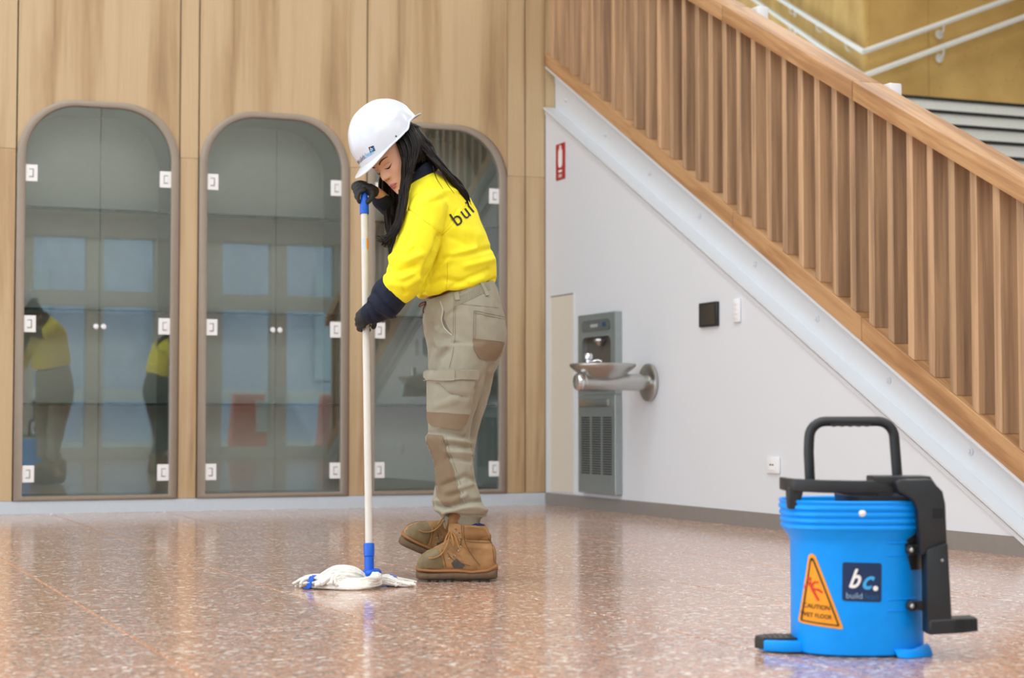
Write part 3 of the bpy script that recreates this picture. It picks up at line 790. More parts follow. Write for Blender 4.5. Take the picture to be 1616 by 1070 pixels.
# foot pedal on the left
ped = [(-0.14, -0.07), (-0.19, -0.066), (-0.226, -0.05), (-0.237, -0.015), (-0.226, 0.02), (-0.19, 0.036), (-0.14, 0.04)]
bobj('foot_pedal', MB().loft([[Vector((x, y, z)) for x, y in ped] for z in (0.004, 0.03)]), M_BLUE, bevel=0.004, segs=2, label='blue foot pedal')
pad = [(-0.15, -0.052), (-0.19, -0.052), (-0.2285, -0.04), (-0.243, -0.012), (-0.23, 0.022), (-0.19, 0.038), (-0.15, 0.036)]
mb = MB().loft([[Vector((x, y, z)) for x, y in pad] for z in (0.03, 0.036)]); mb.loft([[Vector((x, y, z)) for x, y in [(-0.229, -0.045), (-0.245, -0.012), (-0.233, 0.024), (-0.222, 0.02), (-0.232, -0.012), (-0.22, -0.04)]] for z in (0.008, 0.034)])
for k in range(5): mb.tube([(-0.165 - 0.013 * k, -0.04, 0.036), (-0.165 - 0.013 * k, 0.025, 0.036)], 0.002, n=6)
bobj('pedal_pad', mb, M_BLACK, bevel=0.0015, label='black ribbed rubber pad')
# wringer inside and its frame band above the rim
bobj('wringer', MB().loft([sring(0.1, 0.135, 0.372, e=4, cx=0.06), sring(0.096, 0.13, 0.372, e=4, cx=0.06), sring(0.08, 0.11, 0.2, e=4, cx=0.06), sring(0.084, 0.114, 0.2, e=4, cx=0.06)], closed=True), M_BLACK)
zb0, zb1 = bz(775) + 0.004, bz(756) + 0.005
outer = [(-0.172, 0.02), (-0.174, -0.03), (-0.172, -0.075), (-0.16, -0.1), (-0.1, -0.118), (-0.02, -0.123), (0.05, -0.12), (0.1, -0.11), (0.15, -0.09), (0.165, -0.05), (0.165, 0.02)]
mb = MB().tube([(x, y, (zb0 + zb1) / 2 + (-0.0015 if abs(x) < 0.1 else 0.0015)) for x, y in outer], (zb1 - zb0) * 0.62, n=4, square=True, flat=1.0, updir=(0, 0, 1))
# flatten band thickness: rebuild as thin strap
mb = MB(); rings = []
for i, (x, y) in enumerate(outer):
    a = Vector(outer[max(i - 1, 0)]); b = Vector(outer[min(i + 1, len(outer) - 1)]); d = (b - a).normalized(); nn = Vector((-d.y, d.x)) * 0.007
    dip = 0.004 * max(0, 1 - (x / 0.17) ** 2)
    rings.append([Vector((x - nn.x, y - nn.y, zb0 - dip)), Vector((x + nn.x, y + nn.y, zb0 - dip)), Vector((x + nn.x, y + nn.y, zb1 - dip)), Vector((x - nn.x, y - nn.y, zb1 - dip))])
mb.loft(rings)
for x0, x1, y in ((-0.176, -0.138, -0.085), (0.028, 0.065, -0.112)):
    mb.loft([[Vector((x0, y - 0.012, zb0 + 0.01)), Vector((x1, y - 0.016, zb0 + 0.01)), Vector((x1, y + 0.03, zb0 + 0.01)), Vector((x0, y + 0.03, zb0 + 0.01))],
             [Vector((x0 + 0.002, y - 0.006, 0.34)), Vector((x1 - 0.012, y - 0.01, 0.34)), Vector((x1 - 0.012, y + 0.03, 0.34)), Vector((x0 + 0.002, y + 0.03, 0.34))]])
mb.box((0.02, -0.128, zb1 - 0.012), (0.152, -0.03, zb1 + 0.006))
bobj('wringer_frame', mb, M_BLACK, bevel=0.003, segs=2)
# carrying handle
hp = [(bx(1281), 0.0, 0.395), (bx(1279), 0.0, bz(712)), (bx(1280), 0.0, bz(692))]
arc = []
for k in range(7):
    a = math.pi - (math.pi / 2) * k / 6; arc.append((bx(1306) + math.cos(a) * 26 * KB, 0.0, bz(691) + math.sin(a) * 26 * KB))
for k in range(7):
    a = math.pi / 2 - (math.pi / 2) * k / 6; arc.append((bx(1388) + math.cos(a) * 26 * KB, 0.0, bz(691) + math.sin(a) * 26 * KB))
path = hp[:2] + arc + [(bx(1415.5), 0.0, bz(712)), (bx(1419), 0.0, 0.395)]
hd = bobj('carry_handle', MB().tube(path, 0.0125, n=8, square=True, updir=(0, 1, 0)), M_BLACK, bevel=0.0, smooth=60)
mb = MB()
gp = [(bx(1312), bz(668))]; 
for k in range(5):
    x0 = 1312 + 13 * k; gp += [(bx(x0 + 1), bz(672)), (bx(x0 + 6.5), bz(673.6)), (bx(x0 + 12), bz(672))]
gp += [(bx(1377), bz(668))]
mb.prism([Vector((x, -0.011, z)) for x, z in gp], (0, 0.022, 0))
bobj('grip', mb, M_BLACK, hd, smooth=None)
# press lever on the right-hand side
cov = [(1393, 757), (1402, 753), (1448, 752), (1455, 762), (1464, 771), (1468, 790), (1470, 862), (1446, 866), (1444, 861), (1430, 868), (1426, 800), (1421, 787), (1413, 780), (1397, 772)]
lev = bobj('press_lever', MB().prism([Vector((bx(x), -0.175, bz(y))) for x, y in round_poly([(1437, 858), (1469, 848), (1474, 962), (1474, 978), (1438, 986)], 2, 2)], (0, 0.06, 0)), M_BLACK, bevel=0.004, segs=2, label='black wringer press lever')
bobj('lever_cover', MB().prism([Vector((bx(x), -0.165, bz(y))) for x, y in cov], (0, 0.085, 0)), M_BLACK, lev, bevel=0.006, segs=2)
bobj('slot', MB().box((bx(1448), -0.1665, bz(811)), (bx(1464), -0.1645, bz(796))), plain('slot_black', (10, 10, 11), 0.6), lev, bevel=0.0005)
bobj('lever_foot', MB().prism([Vector((bx(x), -0.178, bz(y))) for x, y in ((1440, 964), (1474, 962), (1496, 961), (1512, 960), (1513, 980), (1490, 983), (1440, 986))], (0, 0.066, 0)), M_BLACK, lev, bevel=0.003)
mb = MB()
for k in range(9): mb.box((bx(1479 + 3.8 * k), -0.1815, bz(980)), (bx(1479 + 3.8 * k) + 0.0032, -0.1775, bz(962)))
bobj('tread_rib', mb, M_BLACK, lev, smooth=None)
for py in (860.5, 945.5):
    c = on_bucket(1420, py, 0.0)
    tb = bobj('hinge_tab', MB().lathe([(0.012, 0.0), (0.012, 0.02), (0.009, 0.023), (0.0, 0.023)], c, (0, -1, 0), n=20).box((c.x, c.y - 0.019, c.z - 0.01), (bx(1446), c.y - 0.002, c.z + 0.011)), M_BLACK, lev, bevel=0.001)
    bobj('bolt_head', MB().lathe([(0.0052, 0.0), (0.0052, 0.003), (0.003, 0.0045), (0, 0.0046)], c + Vector((0, -0.0232, 0)), (0, -1, 0), n=14), M_SS, lev)
bobj('bolt_head', MB().lathe([(0.0032, 0.0), (0.0032, 0.002), (0, 0.003)], (bx(1460), -0.1752, bz(874)), (0, -1, 0), n=12), M_SS, lev)

# ================================================================== MOP
M_POLE = plain('white_enamel_pole', (214, 210, 200), 0.35, var=0.02, metal=0.0)
M_MOPBLUE = plain('mop_blue', (4, 92, 205), 0.38, var=0.03)
def ik(px, py, dd=0.0): return at(px, py, 6.28 + dd)
DB, DT = -0.31, -0.07
p_bot = ik(582.5, 884, DB); p_top = ik(574.5, 302, DT)
mop_base = Vector((p_bot.x, p_bot.y, 0))
mop = empty('string_mop', mop_base, 'string mop with white pole and white yarn head, held by the woman in yellow', 'mop')
ax = (p_top - p_bot).normalized()
pole_at = lambda t: p_bot.lerp(p_top, t)
obj('pole', MB().tube([pole_at(0.02), pole_at(0.945)], 0.0122, n=24), M_POLE, mop)
obj('grip', MB().tube([pole_at(0.935), pole_at(0.938), pole_at(0.96), pole_at(0.985), pole_at(0.998)], [0.0152, 0.0158, 0.0155, 0.0125, 0.0085], n=24), M_MOPBLUE, mop, label='blue plastic grip')
la, lb = ik(577, 396, 0), ik(577, 376, 0)
def on_pole(z): t = (z - p_bot.z) / (p_top.z - p_bot.z); return pole_at(t)
q0, q1 = on_pole(ik(577, 394, -0.1).z), on_pole(ik(577, 376.5, -0.1).z)
mb = MB(); ang0 = math.radians(-150)
tdir = RT; bdir = FW * -1
for nm, A0, A1, mtl in (('label', -0.35, 1.0, M_ORANGE), ('label', 1.25, 2.3, plain('label_blue_grey', (196, 208, 224), 0.5))):
    mb = MB(); seg = 10; vs = []; fs = []
    for k in range(seg + 1):
        a = A0 + (A1 - A0) * k / seg; v = (tdir * math.cos(a) + bdir * math.sin(a)) * 0.0126
        vs += [q0 + v, q1 + v]
    fs = [(2 * k, 2 * k + 2, 2 * k + 3, 2 * k + 1) for k in range(seg)]
    mb.add(vs, fs); obj(nm, mb, mtl, mop, label='orange printed label' if nm == 'label' and A0 < 0 else 'pale printed label')
s0 = p_bot
c0_, c1_ = on_pole(ik(582, 906, DB).z), on_pole(ik(582, 858, DB).z)
c_mid = on_pole(ik(582, 879, DB).z)
obj('socket', MB().tube([c0_, c_mid - ax * 0.001, c_mid, c_mid + ax * 0.002, c1_ - ax * 0.003, c1_], [0.0158, 0.0158, 0.0145, 0.0172, 0.0178, 0.0165], n=24), M_MOPBLUE, mop, label='blue plastic socket')
cl = ik(587, 906, DB)
cl.z = 0.03
def ell(c, rx, ry, rz, nu=20, nv=12, X=RT, Y=FW, Z=UP):
    return [[c + X * (rx * math.sin(math.pi * i / nv) * math.cos(2 * math.pi * j / nu)) + Y * (ry * math.sin(math.pi * i / nv) * math.sin(2 * math.pi * j / nu)) + Z * (rz * math.cos(math.pi * i / nv)) for j in range(nu)] for i in range(1, nv)]
mb = MB().loft(ell(Vector((cl.x, cl.y, 0.044)) - RT * 0.002, 0.034, 0.034, 0.018)).tube([Vector((cl.x, cl.y, 0.041)) + RT * 0.012 - FW * 0.045, Vector((cl.x, cl.y, 0.041)) + RT * 0.012 + FW * 0.03], 0.018, n=20).tube([Vector((cl.x, cl.y, 0.038)) - RT * 0.036 - FW * 0.02, Vector((cl.x, cl.y, 0.038)) + RT * 0.026 - FW * 0.02], 0.012, n=12)
obj('clamp', mb, M_MOPBLUE, mop, label='blue plastic clamp')
# yarn: many soft strands sweeping left, under and to the right
M_YARN = plain('cotton_yarn', (238, 235, 226), 0.95, var=0.1, scale=90, bump=0.6, bscale=900, sheen=0.3)
rng = random.Random(3)
yarn = MB()
def strand(P, r, n=6): yarn.tube(smooth_path(P, 4), r, n=n)
cl0 = Vector((cl.x, cl.y, 0.0))
def loc(r, f, u): return cl0 + RT * r + FW * f + UP * u
KM = 5.95 / F
def mx_(px): return (px - 586) * KM
for k in range(150):      # main bundle: rises over the clamp and sweeps left towards the camera
    t = rng.random(); s = rng.random()
    r0 = 0.0045 + rng.random() * 0.0035
    f_end = -0.13 + 0.16 * t + rng.gauss(0, 0.012); L = mx_(rng.uniform(500, 545))
    hgt = 0.076 * (1 - abs(t - 0.45) * 0.9) * (0.5 + 0.5 * s)
    P = [loc(mx_(rng.uniform(578, 602)), -0.02 + 0.04 * t, 0.016 + 0.012 * s), loc(mx_(575) + rng.gauss(0, .006), -0.05 + 0.06 * t, 0.012 + hgt * 0.32),
         loc(mx_(556) + rng.gauss(0, .008), -0.085 + 0.1 * t, 0.012 + hgt * 0.72), loc(mx_(532) + rng.gauss(0, .008), -0.1 + 0.12 * t, 0.008 + hgt * 0.82), loc(L, f_end * 0.9, 0.005 + hgt * 0.35)]
    strand(P, r0)
for k in range(120):      # front loop coming back to the clamp, hugging the floor
    t = rng.random()
    P = [loc(mx_(rng.uniform(588, 601)), -0.03 - 0.02 * t, 0.02 + 0.03 * t), loc(mx_(594) + rng.gauss(0, .005), -0.07 - 0.03 * t, 0.012 + 0.03 * t), loc(mx_(570) + rng.gauss(0, .01), -0.125 + 0.03 * t, 0.006 + 0.026 * t),
         loc(mx_(535) + rng.gauss(0, .01), -0.12 + 0.04 * t, 0.006 + 0.028 * t), loc(mx_(508) + rng.gauss(0, .01), -0.08 + 0.05 * t, 0.006 + 0.02 * t)]
    strand(P, 0.0045)
for k in range(110):      # left tail past the blue band, ragged ends
    t = rng.random(); s = rng.random()
    e = mx_(rng.uniform(464, 498)); f0 = -0.08 + 0.13 * t
    P = [loc(mx_(515), f0, 0.008 + 0.03 * s * (1 - abs(t - .5))), loc(mx_(498) + rng.gauss(0, .006), f0 + rng.gauss(0, .008), 0.007 + 0.03 * s), loc((mx_(490) + e) / 2, f0 + rng.gauss(0, .012), 0.008 + 0.024 * s), loc(e, f0 * 1.05 + rng.gauss(0, .014), 0.005 + 0.012 * s)]
    strand(P, 0.0042)
for k in range(120):      # right-hand tail
    t = rng.random(); s = rng.random(); e = mx_(rng.uniform(612, 657)) if rng.random() < .6 else mx_(rng.uniform(612, 632)); f0 = -0.02 + 0.12 * t
    P = [loc(mx_(590), f0 * 0.4, 0.014 + 0.01 * s), loc(mx_(606), f0 * 0.8, 0.012 + 0.022 * s), loc(mx_(622) + rng.gauss(0, .006), f0 + rng.gauss(0, .006), 0.007 + 0.016 * s), loc(max(e, mx_(624)), f0 * 1.1 + rng.gauss(0, .012), 0.0045 + 0.005 * s)]
    strand(P, 0.0036)
o = obj('mop_yarn', yarn, M_YARN, mop, kind='stuff', label='white cotton yarn strands'); o['kind'] = 'stuff'
YB_ = BVHTree.FromPolygons(yarn.v, yarn.f)
def band(path, w):
    rings = []; P = []
    for p in smooth_path(path, 5):
        h = YB_.ray_cast(Vector((p.x, p.y, 0.3)), Vector((0, 0, -1)))
        P.append(Vector((p.x, p.y, (h[0].z + 0.001) if h[0] is not None and h[0].z > 0.004 else min(p.z, 0.006))))
    mb = MB()
    for i, p in enumerate(P):
        t = (P[min(i + 1, len(P) - 1)] - P[max(i - 1, 0)]).normalized(); n_ = t.cross(Vector((0, 0, 1))).normalized(); b_ = n_.cross(t)
        rings.append([p + RT * (w / 2) - b_ * 0.002, p - RT * (w / 2) - b_ * 0.002, p - RT * (w / 2) + b_ * 0.002, p + RT * (w / 2) + b_ * 0.002])
    return mb.loft(rings)
obj('yarn_band', band([loc(mx_(488), -0.105, 0.003), loc(mx_(491), -0.1, 0.016), loc(mx_(496), -0.075, 0.034), loc(mx_(499), -0.04, 0.04)], 0.015), M_MOPBLUE, mop, label='blue stitched band')
obj('yarn_band', band([loc(mx_(508), 0.0, 0.038), loc(mx_(513), 0.03, 0.054), loc(mx_(521), 0.07, 0.056)], 0.008), M_MOPBLUE, mop, label='blue stitched band')
obj('yarn_band', band([loc(mx_(602), 0.1, 0.04), loc(mx_(610), 0.085, 0.044), loc(mx_(618), 0.06, 0.038), loc(mx_(624), 0.03, 0.02)], 0.009), M_MOPBLUE, mop, label='blue stitched band')

# ================================================================== WOMAN WITH THE MOP
KP = 6.28 / F                                  # metres per photo pixel at her distance
PORG = ik(735, 915, 0.0); PORG.z = 0.0
M_SKIN = plain('skin', (226, 176, 148), 0.45, var=0.04, scale=40)
M_SKIN.node_tree.nodes['Principled BSDF'].inputs['Subsurface Weight'].default_value = 0.06
M_YELLOW = plain('hi_vis_yellow_cotton', (255, 240, 34), 0.8, var=0.02, scale=60, bump=0.25, bscale=900)
M_NAVY = plain('navy_cotton', (13, 22, 44), 0.85, var=0.1, scale=60, bump=0.25, bscale=900)
M_KHAKI = plain('khaki_canvas', (158, 153, 134), 0.85, var=0.05, scale=25, bump=0.3, bscale=800)
M_KHAKID = plain('khaki_seam', (142, 132, 113), 0.85, var=0.05)
M_BROWNP = plain('brown_reinforcement', (132, 113, 90), 0.85, var=0.05, scale=30, bump=0.3, bscale=800)
M_HAIR = plain('dark_brown_hair', (20, 14, 12), 0.5, var=0.4, scale=60, spec=0.2)
M_GLOVE = plain('black_glove', (30, 30, 32), 0.6, var=0.12, bump=0.3, bscale=500)
M_HELMET = plain('white_helmet_plastic', (216, 222, 230), 0.25, var=0.005)
M_INK = plain('black_print', (22, 22, 24), 0.6)
M_LEATHER = plain('tan_nubuck', (160, 120, 76), 0.8, var=0.25, scale=22, bump=0.3, bscale=500)
M_LEATHERD = plain('tan_leather_dark', (140, 100, 56), 0.7, var=0.15, scale=30)
M_TOECAP = plain('scuffed_toe_cap', (122, 104, 70), 0.55, var=0.15, scale=40)
M_SOLE = plain('dusty_brown_sole', (104, 84, 62), 0.85, var=0.2, scale=60, bump=0.4, bscale=300)
M_WELT = plain('brown_welt', (150, 102, 60), 0.6, var=0.12)
M_LACE = plain('tan_lace', (172, 128, 74), 0.8)

def ring2(L, R, b, dd=0.0, yaw=0.0, e=2.2, n=44, tilt=0.0):
    c = (ik(*L, dd) + ik(*R, dd)) / 2; fa = ik(*L, dd) - c; ext = fa.length; fa.normalize()
    f = fa * math.cos(yaw) + FW * math.sin(yaw); s = -fa * math.sin(yaw) + FW * math.cos(yaw)
    a = math.sqrt(max(ext * ext - (b * math.sin(yaw)) ** 2, (0.4 * ext) ** 2)) / math.cos(yaw)
    P = []
    for j in range(n):
        t = 2 * math.pi * j / n; cc, ss = math.cos(t), math.sin(t)
        P.append(c + f * (a * math.copysign(abs(cc) ** (2 / e), cc)) + s * (b * math.copysign(abs(ss) ** (2 / e), ss)))
    return P
def limb(mb, pts, n=22, sub=5, flat=1.0, updir=None):
    """tapered limb through (px, py, depth, radius in px)"""
    P = smooth_path([ik(a, b, d) for a, b, d, r in pts], sub); R = [v * KP for v in interp([p[3] for p in pts], sub)]
    # rounded ends
    d0 = (P[0] - P[1]).normalized(); d1 = (P[-1] - P[-2]).normalized()
    P = [P[0] + d0 * R[0] * 0.5, P[0] + d0 * R[0] * 0.3] + P + [P[-1] + d1 * R[-1] * 0.3, P[-1] + d1 * R[-1] * 0.5]
    R = [R[0] * 0.45, R[0] * 0.8] + R + [R[-1] * 0.8, R[-1] * 0.45]
    return mb.tube(P, R, n=n, flat=flat, updir=updir)
def folds(me, lines, nz=(9.0, 0.004), cam_only=True):
    """cloth relief: soft noise plus creases and ridges along given lines on the visible side"""
    V = coords(me); Nn = normals(me)
    if nz:
        d = np.array([noise.noise(Vector(v) * nz[0]) + 0.5 * noise.noise(Vector(v) * nz[0] * 2.3 + Vector((5, 1, 2))) for v in V]) * nz[1]
    else: d = np.zeros(len(V))
    X, Y = proj_np(V); facing = np.clip(-(Nn @ np.array(FW)) * 3 + 0.6, 0, 1)
    for amp, w, P in lines:
        best = np.full(len(V), 1e9)
        for (x0, y0), (x1, y1) in zip(P, P[1:]):
            dx, dy = x1 - x0, y1 - y0; t = np.clip(((X - x0) * dx + (Y - y0) * dy) / (dx * dx + dy * dy), 0, 1)
            best = np.minimum(best, np.hypot(X - x0 - t * dx, Y - y0 - t * dy))
        d += amp * np.exp(-(best / w) ** 2) * facing
    setco(me, V + Nn * d[:, None]); return me
def on_px(bvh, px, py, off=0.002, near=None):
    r = sight(px, py).normalized(); h = bvh.ray_cast(CAMLOC, r)
    if h[0] is None:
        q = at(px, py, 6.28 + (near if near is not None else -0.05)); h = bvh.find_nearest(q)
    nn = h[1] if h[1].dot(r) < 0.15 else -h[1]
    return h[0] + nn * off
def pobj(name, g, mats, parent, label=None, bevel=0.0, smooth=50, kind=None):
    if not isinstance(g, MB): shift(g, PORG)
    o = obj(name, g, mats, parent, org=PORG, bevel=bevel, smooth=smooth, label=label, kind=kind)
    return o
def cloth_patch(name, poly, bvh, mat, parent, off=0.0035, step=3.0, label=None, near=None, thick=True, smooth_r=2.0):
    vs, fs = grid_fill(round_poly(poly, smooth_r, 2) if smooth_r else poly, step); mb = MB()
    top = [on_px(bvh, v.x, v.y, off, near) for v in vs]; mb.add(top, fs)
    # skirt so that the piece has thickness
    from collections import Counter
    cnt = Counter(); dirs = {}
    for f in fs:
        for i in range(len(f)):
            k = (f[i], f[(i + 1) % len(f)]); cnt[tuple(sorted(k))] += 1; dirs[tuple(sorted(k))] = k
    low = {}
    for k, c in cnt.items():
        if c == 1:
            a, b = dirs[k]
            pa, pb = on_px(bvh, vs[a].x, vs[a].y, -0.002, near), on_px(bvh, vs[b].x, vs[b].y, -0.002, near)
            mb.add([top[a], top[b], pb, pa], [(0, 1, 2, 3)])
    return pobj(name, mb, mat, parent, label, smooth=60)
def seam(mb, P, bvh, r=0.0016, off=0.001, near=None):
    Q = smooth_path([Vector((x, y, 0)) for x, y in P], 5)
    return mb.tube([on_px(bvh, p.x, p.y, off, near) for p in Q], r, n=6)

# ---- head frame
def frame(u, phi):
    u = (RT * u[0] + FW * u[1] + UP * u[2]).normalized()
    p = (RT * -0.79 + UP * -0.615); p = (p - u * p.dot(u)).normalized()
    c = p.cross(u)
    if c.dot(FW) > 0: c = -c
    w = (p * math.cos(phi) + c * math.sin(phi)).normalized(); s = u.cross(w)
    return w, s, u
HW, HS, HU = frame((-0.60, -0.20, 0.77), math.radians(38))
HCN = ik(623.5, 249, -0.05)
def hp_(f, s, z): return HCN + HW * f + HS * s + HU * z
ZT = [-0.117, -0.112, -0.102, -0.088, -0.07, -0.05, -0.03, 0.0, 0.025, 0.05, 0.075, 0.093, 0.103, 0.107]
FT_ = [0.058, 0.074, 0.083, 0.084, 0.084, 0.083, 0.083, 0.083, 0.088, 0.086, 0.072, 0.05, 0.026, 0.006]
BT_ = [-0.03, -0.015, 0.0, 0.012, 0.035, 0.062, 0.082, 0.096, 0.1, 0.1, 0.088, 0.066, 0.036, 0.008]
WT_ = [0.014, 0.026, 0.037, 0.046, 0.053, 0.059, 0.064, 0.069, 0.071, 0.071, 0.062, 0.046, 0.026, 0.006]
def g2(x, y, sx, sy): return math.exp(-(x / sx) ** 2 - (y / sy) ** 2)
def face_relief(s, z):
    d = 0.0
    # nose: bridge, tip, nostril wings
    if z < 0.016:
        t = min(max((0.016 - z) / 0.047, 0), 1); w = 0.0065 + 0.0055 * t
        fall = 1.0 if z > -0.033 else math.exp(-((z + 0.033) / 0.0065) ** 2)
        d += (0.003 + 0.0205 * t ** 1.15) * math.exp(-(s / w) ** 2) * fall
    d += 0.005 * g2(abs(s) - 0.0125, z + 0.033, 0.0055, 0.006)
    # eye sockets and lidded eyeballs
    d -= 0.0075 * g2(abs(s) - 0.03, z + 0.001, 0.017, 0.0115)
    d += 0.0062 * g2(abs(s) - 0.031, z + 0.003, 0.0125, 0.0085)
    d += 0.0028 * g2(abs(s) - 0.03, z - 0.02, 0.02, 0.007)
    # mouth and chin
    d += 0.0052 * g2(s, z + 0.0635, 0.017, 0.0042) + 0.0062 * g2(s, z + 0.0735, 0.015, 0.0046) - 0.0045 * g2(s, z + 0.0685, 0.019, 0.0018)
    d -= 0.0025 * g2(s, z + 0.084, 0.014, 0.005) + 0.002 * g2(s, z + 0.05, 0.004, 0.007)
    d += 0.005 * g2(s, z + 0.102, 0.015, 0.010)
    d += 0.004 * g2(abs(s) - 0.045, z + 0.028, 0.016, 0.016)
    return d
head = MB(); rings = []
for i in range(78):
    z = -0.117 + 0.224 * (i / 77) ** 1.0
    f, b, w = (float(np.interp(z, ZT, T)) for T in (FT_, BT_, WT_))
    ring = []
    for j in range(110):
        t = 2 * math.pi * j / 110; c, s_ = math.cos(t), math.sin(t)
        e = 2.25 if c > 0 else 2.0
        fx = (f if c > 0 else b) * math.copysign(abs(c) ** (2 / e), c) if z > -0.098 else ((f + b) / 2 * 0 + (f if c > 0 else max(b, -f)) * c)
        sx = w * math.copysign(abs(s_) ** (2 / e), s_)
        if c > 0.0: fx += face_relief(sx, z) * min(1, c * 3)
        ring.append(hp_(fx, sx, z))
    rings.append(ring)
head.loft(rings)
for sg in (-1, 1):          # ears
    head.loft(ell(hp_(-0.008, sg * 0.071, -0.012), 0.018, 0.007, 0.03, 16, 10, HW, HS, HU))
body = MB(); body.v += head.v; body.f += head.f; body.m += head.m
neck_b = ik(676, 296, -0.01)
nk = [hp_(-0.028, 0, -0.05), hp_(-0.03, 0, -0.095), ik(664, 284, -0.02), neck_b, ik(684, 315, 0)]
body.tube(smooth_path(nk, 5), interp([0.05, 0.05, 0.053, 0.062, 0.08], 5), n=28)
TY = math.radians(24)
TOR = [((663, 472), (779, 448), .150), ((657, 461), (783, 438), .163), ((652, 428), (782, 415), .166), ((649, 390), (774, 390), .168), ((645, 352), (758, 347), .182), ((642, 322), (741, 310), .18), ((645, 300), (716, 281), .125), ((650, 284), (694, 264), .078)]
SPX = lambda P, k: (P[0] * (1 - k) + k * 710, P[1])
body.loft([ring2(SPX(L, .22), SPX(R, .22), b * 0.78, 0, TY) for L, R, b in TOR])
body.loft([ring2((695, 455), (762, 450), .115), ring2((695, 500), (775, 490), .13), ring2((698, 545), (772, 535), .13), ring2((702, 580), (758, 578), .11)])
LEGN, LEGF = -0.085, 0.095
limb(body, [(730, 540, LEGN + .02, 32), (722, 600, LEGN + .015, 30), (711, 670, LEGN, 22), (709, 695, LEGN, 21), (716, 735, LEGN, 21), (727, 790, LEGN, 15), (738, 830, LEGN, 14), (742, 885, LEGN, 15)])
limb(body, [(745, 540, LEGF - .02, 32), (737, 600, LEGF, 28), (722, 680, LEGF, 21), (715, 730, LEGF, 19), (707, 780, LEGF, 12), (709, 830, LEGF + .02, 7), (722, 870, LEGF + .04, 14)])
NSH, FSH = (672, 330, -0.165), (700, 318, 0.165)
limb(body, [(*NSH, 22), (656, 388, -0.215, 20), (640, 440, -0.235, 17), (612, 474, -0.215, 14), (588, 496, -0.2, 9.5), (578, 502, -0.185, 9)])
limb(body, [(*FSH, 22), (676, 338, 0.17, 19), (650, 344, 0.15, 16), (618, 326, 0.05, 12), (598, 306, -0.03, 8.5), (584, 299, -0.055, 9)])
bm_ = remesh(body, 0.0034, 3, 'person', 0.4)
FACE = bvh_of(bm_)
def face_pt(s, z, off=0.001):
    h = FACE.ray_cast(HCN + HW * 0.3 + HS * s + HU * z, -HW); return h[0] + h[1] * off
person = pobj('person', bm_, M_SKIN, None)
person.location = PORG; WLOC[person] = PORG.copy()
tag(person, 'woman in white hard hat and yellow hi-vis shirt bending forward to mop', 'person')
def face_patch(name, poly, off, mat, label=None, step=0.0025):
    vs, fs = grid_fill(poly, step); mb = MB(); mb.add([face_pt(v.x, v.y, off) for v in vs], fs); return pobj(name, mb, mat, person, label)
M_LIP = plain('lip_rose', (198, 116, 110), 0.4, var=0.05)
M_BROW = plain('brow_brown', (58, 38, 30), 0.7, var=0.1)
M_LASH = plain('lash_black', (24, 16, 14), 0.6)
M_EYE = plain('eye_dark', (46, 30, 24), 0.15)
face_patch('lips', [(-0.022, -0.0685), (-0.012, -0.0625), (-0.004, -0.0598), (0, -0.061), (0.004, -0.0598), (0.012, -0.0625), (0.022, -0.0685), (0.012, -0.0765), (0, -0.079), (-0.012, -0.0765)], 0.0007, M_LIP, 'rose lips')
mb = MB().tube([face_pt(s, -0.0683 - 0.0008 * math.cos(s * 90), 0.0006) for s in np.linspace(-0.02, 0.02, 12)], 0.0008, n=5)
pobj('mouth_line', mb, M_LASH, person)
for sg in (-1, 1):
    up, lo = [], []
    for k in range(9):
        t = k / 8; s = sg * (0.013 + 0.038 * t); z = 0.0165 + 0.0085 * math.sin(math.pi * min(t * 0.72, 1)) - 0.001 * t
        th = 0.0026 * (1 - 0.75 * t ** 2) + 0.0006; up.append((s, z + th)); lo.append((s, z - th * 0.6))
    face_patch('eyebrow', up + lo[::-1], 0.0009, M_BROW, 'dark eyebrow')
    lid = [(sg * (0.0165 + 0.029 * t), -0.0055 - 0.0058 * math.sin(math.pi * t) + 0.002 * t) for t in np.linspace(0, 1, 11)]
    low = [(sg * (0.0185 + 0.025 * t), -0.0075 - 0.0072 * math.sin(math.pi * t) + 0.002 * t) for t in np.linspace(0, 1, 11)]
    face_patch('eye', lid + low[::-1], 0.0005, M_EYE, 'lowered dark eye', 0.002)
    r_ = [0.0005 + 0.0011 * math.sin(math.pi * min(t * 1.0, 1)) for t in np.linspace(0.05, 0.95, 11)]
    pobj('eyelash', MB().tube([face_pt(s, z, 0.0013) for s, z in lid], r_, n=6), M_LASH, person)
    pobj('lid_crease', MB().tube([face_pt(sg * (0.018 + 0.026 * t), 0.0025 + 0.0038 * math.sin(math.pi * t), 0.0001) for t in np.linspace(0, 1, 9)], 0.0006, n=5), plain('skin_crease', (168, 116, 94), 0.5), person)
    pobj('nostril', MB().loft(ell(face_pt(sg * 0.0075, -0.0405, 0.0), 0.0022, 0.003, 0.0016, 8, 6, HW, HS, HU)), plain('nostril_dark', (96, 56, 46), 0.6), person)

# ---- shirt
sh = MB()
rings = [ring2(L, R, b, 0, TY) for L, R, b in TOR]
